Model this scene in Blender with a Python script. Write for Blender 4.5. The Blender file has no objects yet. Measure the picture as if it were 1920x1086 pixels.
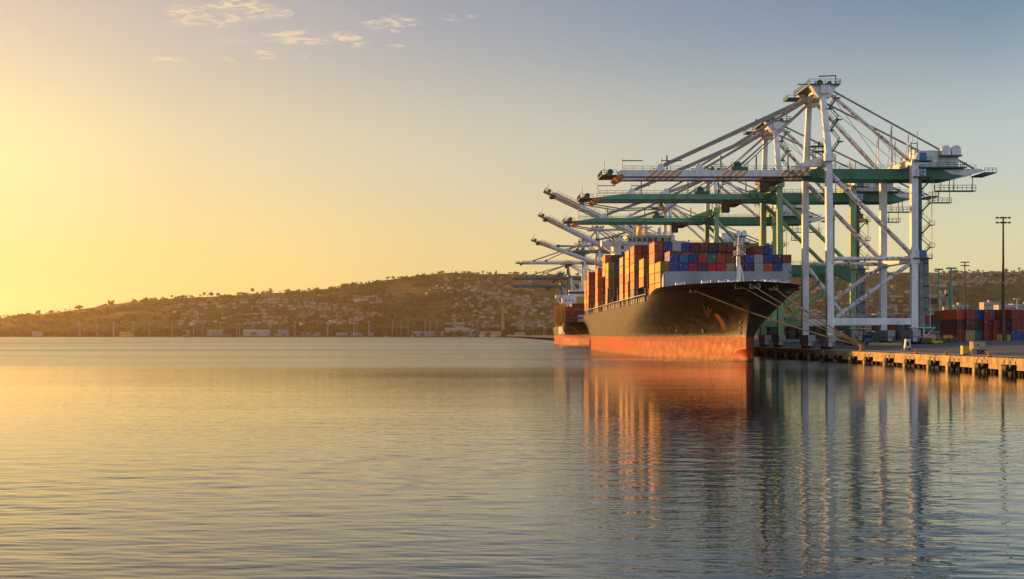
import bpy, math, random
from mathutils import Vector, Matrix, noise
R = math.radians
random.seed(7)
scene = bpy.context.scene
C = scene.collection

# ------------------------------------------------------------------ camera
CAMH = 6.75
F = 2640.0 / 1920.0
cam_d = bpy.data.cameras.new('camera')
cam_d.sensor_width = 36
cam_d.lens = 36 * F
cam_d.shift_x = 67 / 1920
cam_d.shift_y = 85 / 1920
cam_d.clip_start = 0.5
cam_d.clip_end = 40000
cam = bpy.data.objects.new('camera', cam_d)
C.objects.link(cam)
cam.location = (0, 0, CAMH)
cam.rotation_euler = (R(90), 0, 0)
scene.camera = cam

# ------------------------------------------------------------------ light
SUN_AZ, SUN_EL = -47.5, 5.2            # degrees left of +Y, above horizon
sd = bpy.data.lights.new('sun', 'SUN')
sd.energy = 5.0
sd.angle = R(0.6)
sd.color = (1.0, 0.47, 0.13)
sun = bpy.data.objects.new('sun', sd)
C.objects.link(sun)
sdir = Vector((math.sin(R(SUN_AZ)) * math.cos(R(SUN_EL)), math.cos(R(SUN_AZ)) * math.cos(R(SUN_EL)), math.sin(R(SUN_EL))))
sun.rotation_euler = sdir.to_track_quat('Z', 'Y').to_euler()

scene.view_settings.view_transform = 'Standard'
scene.view_settings.look = 'None'
scene.view_settings.exposure = 1.0
scene.view_settings.gamma = 1.0
scene.cycles.use_denoising = True
scene.cycles.max_bounces = 6
scene.cycles.volume_bounces = 0
scene.cycles.transparent_max_bounces = 4
scene.cycles.sample_clamp_indirect = 4

# ------------------------------------------------------------------ node helper
class N:
    def __init__(self, tree):
        self.t = tree; self.n = tree.nodes; self.l = tree.links
    def new(self, typ, **kw):
        nd = self.n.new(typ)
        for k, v in kw.items():
            setattr(nd, k, v)
        return nd
    def put(self, sock, v):
        if hasattr(v, 'bl_idname') or isinstance(v, bpy.types.NodeSocket):
            self.l.new(v, sock)
        elif v is not None:
            sock.default_value = v
    def math(self, op, a, b=None, c=None, clamp=False):
        nd = self.new('ShaderNodeMath', operation=op, use_clamp=clamp)
        for i, v in enumerate((a, b, c)):
            if v is not None:
                self.put(nd.inputs[i], v)
        return nd.outputs[0]
    def vmath(self, op, a, b=None):
        nd = self.new('ShaderNodeVectorMath', operation=op)
        self.put(nd.inputs[0], a)
        if b is not None:
            self.put(nd.inputs[1], b)
        return nd.outputs['Value'] if op in ('DOT_PRODUCT', 'LENGTH') else nd.outputs[0]
    def mix(self, f, a, b, blend='MIX'):
        nd = self.new('ShaderNodeMix', data_type='RGBA', blend_type=blend)
        self.put(nd.inputs[0], f)
        for s, v in ((nd.inputs[6], a), (nd.inputs[7], b)):
            if isinstance(v, (tuple, list)):
                s.default_value = (*v[:3], 1)
            else:
                self.put(s, v)
        return nd.outputs[2]
    def ramp(self, f, stops, interp='LINEAR'):
        nd = self.new('ShaderNodeValToRGB')
        nd.color_ramp.interpolation = interp
        els = nd.color_ramp.elements
        while len(els) < len(stops):
            els.new(0.5)
        for e, (p, c) in zip(els, stops):
            e.position = p
            e.color = (c, c, c, 1) if not isinstance(c, (tuple, list)) else (*c[:3], 1)
        self.put(nd.inputs[0], f)
        return nd.outputs[0]
    def maprange(self, v, a, b, c=0.0, d=1.0, interp='LINEAR'):
        nd = self.new('ShaderNodeMapRange', interpolation_type=interp)
        self.put(nd.inputs[0], v)
        for i, x in enumerate((a, b, c, d)):
            nd.inputs[i + 1].default_value = x
        return nd.outputs[0]
    def noise(self, vec, scale, detail=3, rough=0.55, dist=0.0):
        nd = self.new('ShaderNodeTexNoise')
        self.put(nd.inputs['Vector'], vec)
        nd.inputs['Scale'].default_value = scale
        nd.inputs['Detail'].default_value = detail
        nd.inputs['Roughness'].default_value = rough
        nd.inputs['Distortion'].default_value = dist
        return nd.outputs['Fac']
    def mapping(self, vec, scale=(1, 1, 1), rot=(0, 0, 0), loc=(0, 0, 0)):
        nd = self.new('ShaderNodeMapping')
        self.put(nd.inputs[0], vec)
        nd.inputs[1].default_value = loc
        nd.inputs[2].default_value = rot
        nd.inputs[3].default_value = scale
        return nd.outputs[0]

# ------------------------------------------------------------------ sky (world)
w = bpy.data.worlds.new('World')
scene.world = w
w.use_nodes = True
w.node_tree.nodes.clear()
n = N(w.node_tree)
dirv = n.new('ShaderNodeTexCoord').outputs['Generated']
sep = n.new('ShaderNodeSeparateXYZ')
n.put(sep.inputs[0], dirv)
dx, dy, dz = sep.outputs
hl = n.math('SQRT', n.math('ADD', n.math('MULTIPLY', dx, dx), n.math('MULTIPLY', dy, dy)))
hl = n.math('MAXIMUM', hl, 0.0001)
elev = n.math('MULTIPLY', n.math('ARCTAN2', dz, hl), 180 / math.pi)
GLOW_AZ = R(-52.0)
dotp = n.math('ADD', n.math('MULTIPLY', dx, math.sin(GLOW_AZ)), n.math('MULTIPLY', dy, math.cos(GLOW_AZ)))
cosA = n.math('DIVIDE', dotp, hl)
A = n.math('DIVIDE', n.math('ARCCOSINE', n.math('MAXIMUM', n.math('MINIMUM', cosA, 1.0), -1.0)), math.pi)
a = lambda d: d / 180
horizon = n.ramp(A, [(0, (1.2, .92, .33)), (a(33), (1.0, .77, .32)), (a(42), (.93, .72, .28)), (a(50), (.84, .66, .30)), (a(60), (.80, .66, .345)),
                     (a(72), (.78, .72, .41)), (a(110), (.80, .78, .74)), (a(180), (.98, .95, 1.0))])
middle = n.ramp(A, [(0, (1.1, .90, .46)), (a(33), (.95, .82, .41)), (a(40), (.78, .66, .40)), (a(50), (.66, .60, .44)), (a(60), (.54, .55, .47)),
                    (a(72), (.51, .58, .56)), (a(110), (.76, .82, .90)), (a(180), (.96, 1.0, 1.12))])
upper = n.ramp(A, [(0, (.80, .68, .54)), (a(33), (.66, .545, .43)), (a(40), (.54, .48, .44)), (a(50), (.36, .38, .425)), (a(60), (.245, .315, .41)),
                   (a(72), (.17, .265, .38)), (a(110), (.64, .74, .88)), (a(180), (.86, .93, 1.08))])
zenith = n.ramp(A, [(0, (.13, .16, .20)), (a(35), (.08, .115, .165)), (a(72), (.045, .095, .165)), (a(100), (.20, .28, .40)), (a(140), (.62, .70, .84)), (a(180), (.70, .76, .90))])
col = n.mix(n.maprange(elev, 2.2, 7.6, interp='SMOOTHSTEP'), horizon, middle)
col = n.mix(n.maprange(elev, 6.5, 13.2, interp='SMOOTHSTEP'), col, upper)
col = n.mix(n.maprange(elev, 11.5, 21.0, interp='SMOOTHSTEP'), col, zenith)
sky = n.new('ShaderNodeTexSky', sky_type='NISHITA')
sky.sun_disc = False
sky.sun_elevation = R(SUN_EL)
sky.sun_rotation = R(SUN_AZ)
sky.dust_density = 3.0
nis = n.mix(1.0, sky.outputs[0], (.012, .012, .012), 'MULTIPLY')
col = n.mix(1.0, col, nis, 'ADD')
# small wind-torn clouds on one layer, drawn in the plane of that layer
zc = n.math('MAXIMUM', dz, 0.03)
cu = n.math('DIVIDE', dx, zc)
cv = n.math('DIVIDE', dy, zc)
comb = n.new('ShaderNodeCombineXYZ')
n.put(comb.inputs[0], cu); n.put(comb.inputs[1], cv)
cvec = comb.outputs[0]
wob = n.noise(n.mapping(cvec, (1.0, .35, 1)), 2.2, 4)
blobs = None
def cloud(px, py, wx, wy, k=1.0):
    global blobs
    X, Z = (px - 893) / 2640, (628 - py) / 2640
    u0, v0 = X / Z, 1 / Z
    wx *= 1.25; wy *= 1.25
    su = wx / 2640 / Z
    sv = max(abs(1 / ((628 - py - wy) / 2640) - 1 / Z), .02)
    q = n.math('ADD', n.math('POWER', n.math('DIVIDE', n.math('SUBTRACT', cu, u0), su), 2.0),
               n.math('POWER', n.math('DIVIDE', n.math('SUBTRACT', cv, v0), sv), 2.0))
    g = n.math('MULTIPLY', n.math('SUBTRACT', 1.0, q, clamp=True), k)
    blobs = g if blobs is None else n.math('MAXIMUM', blobs, g)
for cl in [(385, 30, 75, 22, 1), (440, 8, 70, 16, 1), (475, 18, 50, 20, .9), (525, 25, 28, 12, .8), (370, 40, 60, 10, .9), (560, 70, 75, 14, 1.1), (650, 70, 45, 12, 1), (665, 82, 30, 8, .8),
           (705, 46, 35, 10, .8), (745, 42, 45, 14, 1), (720, 56, 30, 9, .9), (860, 32, 40, 10, .7), (497, 104, 22, 10, 1), (440, 78, 45, 8, .7), (318, 113, 38, 7, .9), (430, 112, 16, 6, .6), (570, 106, 14, 5, .6), (745, 86, 22, 5, .6),
           (30, 55, 30, 12, .5), (110, 88, 18, 5, .4), (165, 88, 22, 5, .4)]:
    cloud(*cl)
cn = n.noise(n.mapping(cvec, (1.3, 1.05, 1), rot=(0, 0, R(16))), 11.0, 8, .68, 1.1)
cm = n.math('MULTIPLY', blobs, n.maprange(cn, .40, .62))
cm = n.maprange(cm, .08, .85, 0, .75, 'SMOOTHSTEP')
ccol = n.ramp(A, [(0, (1.1, .9, .55)), (a(40), (.98, .76, .46)), (a(55), (.80, .66, .48)), (a(75), (.6, .56, .5)), (1, (.5, .5, .5))])
col = n.mix(cm, col, ccol)
bg = n.new('ShaderNodeBackground')
n.put(bg.inputs[0], col)
bg.inputs[1].default_value = 0.5
out = n.new('ShaderNodeOutputWorld')
n.l.new(bg.outputs[0], out.inputs[0])

# ------------------------------------------------------------------ materials
MATS = {}
def principled(name):
    m = bpy.data.materials.new(name)
    m.use_nodes = True
    m.node_tree.nodes.clear()
    nn = N(m.node_tree)
    p = nn.new('ShaderNodeBsdfPrincipled')
    o = nn.new('ShaderNodeOutputMaterial')
    nn.l.new(p.outputs[0], o.inputs[0])
    MATS[name] = m
    return m, nn, p
def paint(name, colr, rough=.5, metal=0.0, dirt=.35, dscale=.35, rust=0.0, streak=True, spec=.4, rustcol=(.16, .05, .02)):
    m, nn, p = principled(name)
    tc = nn.new('ShaderNodeTexCoord').outputs['Object']
    d = nn.noise(nn.mapping(tc, (1, 1, .25 if streak else 1)), dscale, 5, .6)
    dk = tuple(c * (1 - dirt) * .9 for c in colr)
    c = nn.mix(nn.maprange(d, .38, .72), colr, dk)
    d2 = nn.noise(tc, dscale * 6, 3)
    c = nn.mix(nn.maprange(d2, .3, .8, 0, .22), c, tuple(min(1, x * 1.15) for x in colr))
    if rust:
        r = nn.noise(tc, dscale * 2.3, 4, .65)
        c = nn.mix(nn.maprange(r, .68 - rust * .12, .74 - rust * .10), c, rustcol)
    nn.put(p.inputs['Base Color'], c)
    nn.put(p.inputs['Roughness'], nn.maprange(d2, .2, .8, rough - .08, rough + .12))
    p.inputs['Metallic'].default_value = metal
    p.inputs['Specular IOR Level'].default_value = spec
    return m
def M(k):
    return MATS[k]
paint('white_steel', (.70, .72, .76), .45, rust=.35, dscale=.5)
paint('rusty_white', (.64, .63, .64), .5, rust=1.25, dscale=.5, dirt=.3)
paint('grey_steel', (.36, .39, .42), .5, rust=.5, dscale=.7)
paint('green_steel', (.028, .165, .105), .45, rust=.25, dscale=.5)
paint('leg_green_steel', (.20, .36, .19), .45, rust=.4, dscale=.4)
paint('pale_green_steel', (.10, .29, .205), .45, rust=.3, dscale=.4)
paint('teal_steel', (.035, .12, .13), .5, rust=.2)
paint('rail_green', (.03, .11, .075), .5)
paint('rail_white', (.5, .52, .54), .5)
paint('dark_steel', (.020, .019, .018), .55, rust=.8)
paint('rust_brown', (.13, .055, .03), .7, rust=.4)
paint('orange_steel', (.42, .13, .02), .5, rust=.3)
paint('yellow_steel', (.55, .36, .03), .5, rust=.6)
paint('sign_blue', (.04, .15, .33), .4)
paint('sign_white', (.75, .75, .75), .4)
paint('stay_grey', (.27, .275, .29), .5, rust=.4)
paint('shaft_grey', (.15, .17, .19), .55, rust=.5, dscale=.8)
paint('cable', (.23, .23, .24), .5, streak=False)
paint('hull_grey', (.28, .33, .40), .5, rust=.15, dscale=.2)
paint('ship_white', (.72, .73, .76), .45, rust=.15, dscale=.3)
paint('glass_dark', (.012, .014, .018), .12, spec=.6)
paint('rope', (.42, .27, .12), .9, streak=False)
paint('concrete', (.46, .36, .20), .85, dirt=.62, dscale=.8, rust=.8, rustcol=(.10, .075, .05))
paint('concrete_dark', (.035, .031, .028), .9, dirt=.5)
paint('rubber', (.012, .012, .012), .7, streak=False)
paint('pole_grey', (.22, .22, .20), .6)
paint('pole_rust', (.10, .055, .035), .7, rust=.5)
paint('pole_green', (.10, .30, .20), .5)
paint('roof_red', (.25, .10, .06), .8, streak=False)
paint('wall_cream', (.36, .31, .25), .8, streak=False)
paint('wall_white', (.38, .375, .37), .8, streak=False, dirt=.15)
paint('shed_grey', (.24, .25, .27), .6)
paint('brick', (.42, .24, .15), .85, streak=False)
paint('boat_yellow', (.75, .50, .10), .5)
paint('tree_bark', (.06, .045, .03), .9)
paint('rock', (.10, .09, .08), .95, dirt=.6, streak=False)

# striped boom paint: white with slanted orange bands in three places along the boom
def stripes(name, base, ranges):
    m, nn, p = principled(name)
    tc = nn.new('ShaderNodeTexCoord').outputs['Object']
    s = nn.new('ShaderNodeSeparateXYZ'); nn.put(s.inputs[0], tc)
    x, y, z = s.outputs
    ph = nn.math('FRACT', nn.math('DIVIDE', nn.math('ADD', x, nn.math('MULTIPLY', z, -1.15)), 1.75))
    st = nn.math('GREATER_THAN', ph, .5)
    inr = None
    for a0, a1 in ranges:
        k = nn.math('MULTIPLY', nn.math('GREATER_THAN', x, a0), nn.math('LESS_THAN', x, a1))
        inr = k if inr is None else nn.math('MAXIMUM', inr, k)
    d = nn.noise(nn.mapping(tc, (1, 1, .3)), .6, 5)
    wear = nn.noise(tc, 1.4, 4, .65)
    c0 = nn.mix(nn.maprange(d, .4, .75), base, tuple(c * .66 for c in base))
    c1 = nn.mix(nn.maprange(wear, .58, .74), (.55, .19, .02), (.52, .47, .40))
    c = nn.mix(nn.math('MULTIPLY', st, inr), c0, c1)
    c = nn.mix(nn.maprange(wear, .66, .72), c, (.17, .06, .03))
    nn.put(p.inputs['Base Color'], c)
    p.inputs['Roughness'].default_value = .5
    return m
stripes('boom_striped', (.60, .62, .67), [(-43.5, -34.6), (-23.7, -16.9), (-7.9, -.7)])
stripes('boom_raised', (.56, .60, .64), [(-58, -44), (-16, -6)])

ANCHOR_Y = 11.0
# hull: black topsides and red boot-topping, rust, scrapes and plate seams
def hull_mat(name, colr, scratch, rustc, amount, rough):
    m, nn, p = principled(name)
    tc = nn.new('ShaderNodeTexCoord').outputs['Object']
    big = nn.noise(nn.mapping(tc, (.02, .02, .12)), 1.0, 5, .6)
    str_ = nn.noise(nn.mapping(tc, (.5, .5, .05)), 1.0, 5, .62)
    fine = nn.noise(nn.mapping(tc, (.8, .35, .5)), 1.0, 6, .7)
    c = nn.mix(nn.maprange(big, .35, .7), colr, tuple(x * .62 for x in colr))
    c = nn.mix(nn.maprange(str_, .52, .78, 0, .75 * amount), c, rustc)
    c = nn.mix(nn.maprange(fine, .62, .68, 0, .8 * amount), c, scratch)
    dg = nn.noise(nn.mapping(tc, (.03, .035, .16), rot=(R(24), 0, 0)), 1.0, 2, .5, .4)
    ln = nn.math('LESS_THAN', nn.math('ABSOLUTE', nn.math('SUBTRACT', nn.math('FRACT', nn.math('MULTIPLY', dg, 7.0)), .5)), .012)
    lm = nn.maprange(nn.noise(nn.mapping(tc, (.06, .06, .1)), 1.0, 4), .5, .62)
    c = nn.mix(nn.math('MULTIPLY', nn.math('MULTIPLY', ln, lm), .7), c, (.22, .13, .05))
    if 'black' in name:
        # rust run under the port anchor pocket
        sa_ = nn.new('ShaderNodeSeparateXYZ'); nn.put(sa_.inputs[0], tc)
        wob_ = nn.math('MULTIPLY', nn.noise(nn.mapping(tc, (.2, .4, .25)), 1.0, 4), 2.2)
        ry = nn.math('SUBTRACT', nn.math('ABSOLUTE', nn.math('SUBTRACT', sa_.outputs[1], ANCHOR_Y)), wob_)
        rz = nn.math('MULTIPLY', nn.maprange(sa_.outputs[2], 7.0, 9.5), nn.maprange(sa_.outputs[2], 12.6, 11.8))
        rx = nn.math('LESS_THAN', sa_.outputs[0], 0.0)
        rm = nn.math('MULTIPLY', nn.math('MULTIPLY', nn.maprange(ry, .5, -.6), rz), rx)
        c = nn.mix(nn.math('MULTIPLY', rm, .8), c, (.22, .075, .018))
    if 'red' in name:
        sz = nn.new('ShaderNodeSeparateXYZ'); nn.put(sz.inputs[0], tc)
        wl = nn.math('ADD', sz.outputs[2], nn.math('MULTIPLY', nn.noise(nn.mapping(tc, (.3, .3, 0)), 1.0, 4), -.8))
        c = nn.mix(nn.maprange(wl, .0, .35, .8, 0), c, (.05, .045, .025))
    # horizontal plate seams
    s = nn.new('ShaderNodeSeparateXYZ'); nn.put(s.inputs[0], tc)
    fr = nn.math('FRACT', nn.math('DIVIDE', s.outputs[2], 2.6))
    seam = nn.math('LESS_THAN', fr, .035)
    fy = nn.math('FRACT', nn.math('DIVIDE', s.outputs[1], 11.0))
    seam2 = nn.math('LESS_THAN', fy, .012)
    c = nn.mix(nn.math('MULTIPLY', nn.math('MAXIMUM', seam, seam2), .35), c, tuple(x * .4 for x in colr))
    nn.put(p.inputs['Base Color'], c)
    nn.put(p.inputs['Roughness'], nn.maprange(fine, .3, .7, rough - .1, rough + .15))
    p.inputs['Specular IOR Level'].default_value = .11 if 'black' in name else .08
    bmp = nn.new('ShaderNodeBump')
    bmp.inputs['Strength'].default_value = .25
    bmp.inputs['Distance'].default_value = .15
    nn.put(bmp.inputs['Height'], nn.noise(nn.mapping(tc, (.1, .25, .35)), 1.0, 3))
    nn.l.new(bmp.outputs[0], p.inputs['Normal'])
    return m
hull_mat('hull_black', (.0045, .0042, .004), (.06, .038, .02), (.03, .017, .008), .42, .42)
hull_mat('hull_red', (.32, .042, .009), (.30, .10, .035), (.14, .028, .010), .45, .55)

# container: colour from the object, ribs, dirt
def container_mat(name, ribs):
    m, nn, p = principled(name)
    tc = nn.new('ShaderNodeTexCoord').outputs['Object']
    oi = nn.new('ShaderNodeObjectInfo')
    off = nn.math('MULTIPLY', oi.outputs['Random'], 90.0)
    vec = nn.vmath('ADD', tc, None)
    cx = nn.new('ShaderNodeCombineXYZ')
    for i in range(3):
        nn.put(cx.inputs[i], off)
    nn.put(vec.node.inputs[1], cx.outputs[0])
    d = nn.noise(nn.mapping(vec, (1, 1, .3)), 1.1, 5, .62)
    c = nn.mix(nn.maprange(d, .48, .75, 0, .2), oi.outputs['Color'], (.07, .05, .04))
    fade = nn.noise(vec, .4, 3)
    c = nn.mix(nn.maprange(fade, .4, .8, 0, .08), c, (.42, .39, .36))
    r = nn.noise(vec, 3.2, 4, .65)
    c = nn.mix(nn.maprange(r, .68, .74, 0, .8), c, (.12, .045, .025))
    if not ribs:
        c = nn.mix(.32, c, (.03, .024, .02))  # frames and doors darkened in colour, painting the shaded gaps between boxes
    nn.put(p.inputs['Base Color'], c)
    p.inputs['Roughness'].default_value = .55
    p.inputs['Specular IOR Level'].default_value = .22
    if ribs:
        s = nn.new('ShaderNodeSeparateXYZ'); nn.put(s.inputs[0], tc)
        wv = nn.math('SINE', nn.math('MULTIPLY', nn.math('ADD', s.outputs[1], s.outputs[0]), 2 * math.pi / .56))
        b = nn.new('ShaderNodeBump')
        b.inputs['Strength'].default_value = .5
        b.inputs['Distance'].default_value = .05
        nn.put(b.inputs['Height'], nn.maprange(wv, -.5, .5))
        nn.l.new(b.outputs[0], p.inputs['Normal'])
    return m
container_mat('container_paint', True)
container_mat('container_plain_shaded', False)
# simple things that take their tint from the object
def tinted(name, rough=.8, dirt=.3, sc=.3):
    m, nn, p = principled(name)
    tc = nn.new('ShaderNodeTexCoord').outputs['Object']
    oi = nn.new('ShaderNodeObjectInfo')
    d = nn.noise(tc, sc, 4, .6)
    c = nn.mix(nn.maprange(d, .35, .7, 0, dirt), oi.outputs['Color'], (.06, .05, .04))
    nn.put(p.inputs['Base Color'], c)
    p.inputs['Roughness'].default_value = rough
    return m
tinted('house_wall')
def foliage(name, c0, c1):
    m, nn, p = principled(name)
    tc = nn.new('ShaderNodeTexCoord').outputs['Object']
    oi = nn.new('ShaderNodeObjectInfo')
    d = nn.noise(tc, .55, 3, .6)
    c = nn.mix(nn.maprange(d, .3, .7), c0, c1)
    c = nn.mix(nn.math('MULTIPLY', oi.outputs['Random'], .35), c, (.06, .05, .018))
    nn.put(p.inputs['Base Color'], c)
    p.inputs['Roughness'].default_value = .8
    p.inputs['Specular IOR Level'].default_value = .1
    return m
foliage('foliage', (.010, .014, .005), (.045, .055, .016))

# water
m, nn, p = principled('water_surface')
tc = nn.new('ShaderNodeTexCoord').outputs['Object']
sw = nn.noise(nn.mapping(tc, (.055, .14, 1), rot=(0, 0, R(8))), 1.0, 2, .5)
mid = nn.noise(nn.mapping(tc, (.22, .62, 1), rot=(0, 0, R(-6))), 1.0, 3, .5)
rip = nn.noise(nn.mapping(tc, (.9, 2.3, 1), rot=(0, 0, R(5))), 1.0, 2, .5)
patch = nn.maprange(nn.noise(nn.mapping(tc, (.006, .018, 1)), 1.0, 3), .35, .65, .45, 1.0)
ys_ = nn.new('ShaderNodeSeparateXYZ'); nn.put(ys_.inputs[0], tc)
yk = nn.math('DIVIDE', ys_.outputs[1], 1000.0, clamp=True)
calm = nn.ramp(yk, [(0, 0.0), (.07, 0.0), (.15, .26), (.24, .2), (.40, .14), (1.0, .1)])
calm2 = nn.ramp(yk, [(0, 0.4), (.10, .5), (.2, .3), (.40, .12), (1.0, .05)])
h = nn.math('ADD', nn.math('MULTIPLY', nn.math('ADD', nn.math('MULTIPLY', sw, .17), nn.math('MULTIPLY', mid, .16)), calm), nn.math('MULTIPLY', nn.math('MULTIPLY', rip, .075), calm2))
h = nn.math('MULTIPLY', h, patch)
b = nn.new('ShaderNodeBump')
b.inputs['Strength'].default_value = 1.0
b.inputs['Distance'].default_value = .55
nn.put(b.inputs['Height'], h)
nn.l.new(b.outputs[0], p.inputs['Normal'])
p.inputs['Base Color'].default_value = (.002, .014, .026, 1)
ws = nn.new('ShaderNodeSeparateXYZ'); nn.put(ws.inputs[0], tc)
rgh = nn.ramp(nn.math('DIVIDE', ws.outputs[1], 2000.0, clamp=True), [(0, .012), (.05, .015), (.09, .03), (.125, .08), (.15, .14), (.22, .19), (.6, .22)])
slick = nn.maprange(nn.noise(nn.mapping(tc, (.0016, .011, 1), rot=(0, 0, R(3))), 1.0, 4, .6), .38, .62, .72, 1.3)
nn.put(p.inputs['Roughness'], nn.math('MULTIPLY', rgh, slick))
p.inputs['IOR'].default_value = 1.33
p.inputs['Specular IOR Level'].default_value = .5

# ground
m, nn, p = principled('asphalt')
tc = nn.new('ShaderNodeTexCoord').outputs['Object']
d = nn.noise(tc, .05, 5, .6)
f2 = nn.noise(tc, .8, 4, .6)
c = nn.mix(nn.maprange(d, .35, .7), (.052, .062, .078), (.034, .040, .050))
c = nn.mix(nn.maprange(f2, .5, .8, 0, .5), c, (.11, .105, .10))
nn.put(p.inputs['Base Color'], c)
p.inputs['Roughness'].default_value = .8
m, nn, p = principled('quay_concrete')
tc = nn.new('ShaderNodeTexCoord').outputs['Object']
d = nn.noise(tc, .25, 5, .6)
c = nn.mix(nn.maprange(d, .35, .7), (.24, .21, .19), (.15, .135, .13))
nn.put(p.inputs['Base Color'], c)
p.inputs['Roughness'].default_value = .85
m, nn, p = principled('hill_ground')
tc = nn.new('ShaderNodeTexCoord').outputs['Object']
big = nn.noise(nn.mapping(tc, (1, .55, 1)), .0016, 5, .55, .6)
medn = nn.noise(tc, .007, 5, .6)
fin = nn.noise(tc, .035, 4, .65)
c = nn.mix(nn.maprange(big, .42, .58), (.062, .088, .018), (.14, .10, .032))
c = nn.mix(nn.maprange(medn, .47, .58), c, (.045, .045, .015))
c = nn.mix(nn.maprange(fin, .48, .60, 0, .8), c, (.024, .024, .010))
nn.put(p.inputs['Base Color'], c)
p.inputs['Roughness'].default_value = .95
p.inputs['Specular IOR Level'].default_value = .05

# ------------------------------------------------------------------ mesh builder
class MB:
    def __init__(self):
        self.v = []; self.f = []; self.m = []
        self.mats = []
    def mi(self, mat):
        if mat is None:
            mat = 'white_steel'
        if mat not in self.mats:
            self.mats.append(mat)
        return self.mats.index(mat)
    def add(self, vs, fs, mat=None):
        k = self.mi(mat); b = len(self.v)
        self.v += [tuple(x) for x in vs]
        self.f += [tuple(i + b for i in f) for f in fs]
        self.m += [k] * len(fs)
    def box(self, a, b, mat=None):
        x0, y0, z0 = (min(a[i], b[i]) for i in range(3))
        x1, y1, z1 = (max(a[i], b[i]) for i in range(3))
        self.add([(x0, y0, z0), (x1, y0, z0), (x1, y1, z0), (x0, y1, z0), (x0, y0, z1), (x1, y0, z1), (x1, y1, z1), (x0, y1, z1)],
                 [(0, 3, 2, 1), (4, 5, 6, 7), (0, 1, 5, 4), (1, 2, 6, 5), (2, 3, 7, 6), (3, 0, 4, 7)], mat)
    def beam(self, p, q, wid, hei, mat=None, wid2=None, hei2=None, up=(0, 0, 1)):
        p, q = Vector(p), Vector(q)
        d = (q - p).normalized()
        u = Vector(up)
        if abs(d.dot(u)) > .98:
            u = Vector((1, 0, 0))
        s = d.cross(u).normalized()
        t = s.cross(d).normalized()
        vs = []
        for c, ww, hh in ((p, wid, hei), (q, wid2 or wid, hei2 or hei)):
            for i, j in ((-1, -1), (1, -1), (1, 1), (-1, 1)):
                vs.append(c + s * (i * ww / 2) + t * (j * hh / 2))
        self.add(vs, [(0, 1, 2, 3), (7, 6, 5, 4), (0, 4, 5, 1), (1, 5, 6, 2), (2, 6, 7, 3), (3, 7, 4, 0)], mat)
    def tube(self, p, q, r, mat=None, n=8, r2=None):
        p, q = Vector(p), Vector(q)
        d = (q - p).normalized()
        u = Vector((0, 0, 1)) if abs(d.z) < .95 else Vector((1, 0, 0))
        s = d.cross(u).normalized(); t = s.cross(d)
        r2 = r if r2 is None else r2
        vs = []
        for c, rr in ((p, r), (q, r2)):
            for i in range(n):
                a_ = 2 * math.pi * i / n
                vs.append(c + s * (rr * math.cos(a_)) + t * (rr * math.sin(a_)))
        fs = [(i, i + n, (i + 1) % n + n, (i + 1) % n) for i in range(n)]
        fs += [tuple(range(n)), tuple(range(2 * n - 1, n - 1, -1))]
        self.add(vs, fs, mat)
    def path(self, pts, r, mat=None, n=6):
        for p, q in zip(pts, pts[1:]):
            self.tube(p, q, r, mat, n)
    def prism(self, poly, axis, a0, a1, mat=None):
        """polygon in the two axes other than axis, extruded from a0 to a1"""
        def pt(u, v, h):
            return {'x': (h, u, v), 'y': (u, h, v), 'z': (u, v, h)}[axis]
        k = len(poly)
        vs = [pt(u, v, a0) for u, v in poly] + [pt(u, v, a1) for u, v in poly]
        fs = [(i, (i + 1) % k, (i + 1) % k + k, i + k) for i in range(k)]
        fs += [tuple(range(k - 1, -1, -1)), tuple(range(k, 2 * k))]
        self.add(vs, fs, mat)
    def rail(self, p, q, hgt=1.1, step=2.2, r=.05, mat='rail_green', bars=2):
        p, q = Vector(p), Vector(q)
        L = (q - p).length
        k = max(1, int(L / step))
        for i in range(k + 1):
            c = p.lerp(q, i / k)
            self.tube(c, c + Vector((0, 0, hgt)), r, mat, 4)
        for b_ in range(1, bars + 1):
            o = Vector((0, 0, hgt * b_ / bars))
            self.tube(p + o, q + o, r, mat, 4)
    def mesh(self, name):
        me = bpy.data.meshes.new(name)
        me.from_pydata(self.v, [], self.f)
        for mt in self.mats:
            me.materials.append(MATS[mt])
        me.polygons.foreach_set('material_index', self.m)
        me.validate(); me.update()
        import bmesh
        bm = bmesh.new(); bm.from_mesh(me)
        bmesh.ops.recalc_face_normals(bm, faces=bm.faces)
        bm.to_mesh(me); bm.free()
        return me
    def build(self, name, parent=None, loc=(0, 0, 0), smooth=False):
        me = self.mesh(name)
        if smooth:
            me.polygons.foreach_set('use_smooth', [True] * len(me.polygons))
        o = bpy.data.objects.new(name, me)
        C.objects.link(o)
        o.location = loc
        if parent is not None:
            o.parent = parent
        return o
def tag(o, label=None, cat=None, group=None, kind=None):
    for k, v in (('label', label), ('category', cat), ('group', group), ('kind', kind)):
        if v:
            o[k] = v
    return o
def empty(name, loc, label, cat, group=None):
    o = bpy.data.objects.new(name, None)
    C.objects.link(o)
    o.location = loc
    return tag(o, label, cat, group)
def lerp(a_, b_, t):
    return a_ + (b_ - a_) * t
def interp(tab, x):
    if x <= tab[0][0]:
        return tab[0][1]
    for (x0, y0), (x1, y1) in zip(tab, tab[1:]):
        if x <= x1:
            return lerp(y0, y1, (x - x0) / (x1 - x0))
    return tab[-1][1]
def smooth(t):
    t = max(0, min(1, t)); return t * t * (3 - 2 * t)
def at(px, py, D):
    """world point seen at full-size photo pixel px, py when it stands D metres out"""
    return Vector(((px - 893) * D / 2640, D, CAMH + (628 - py) * D / 2640))

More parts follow.
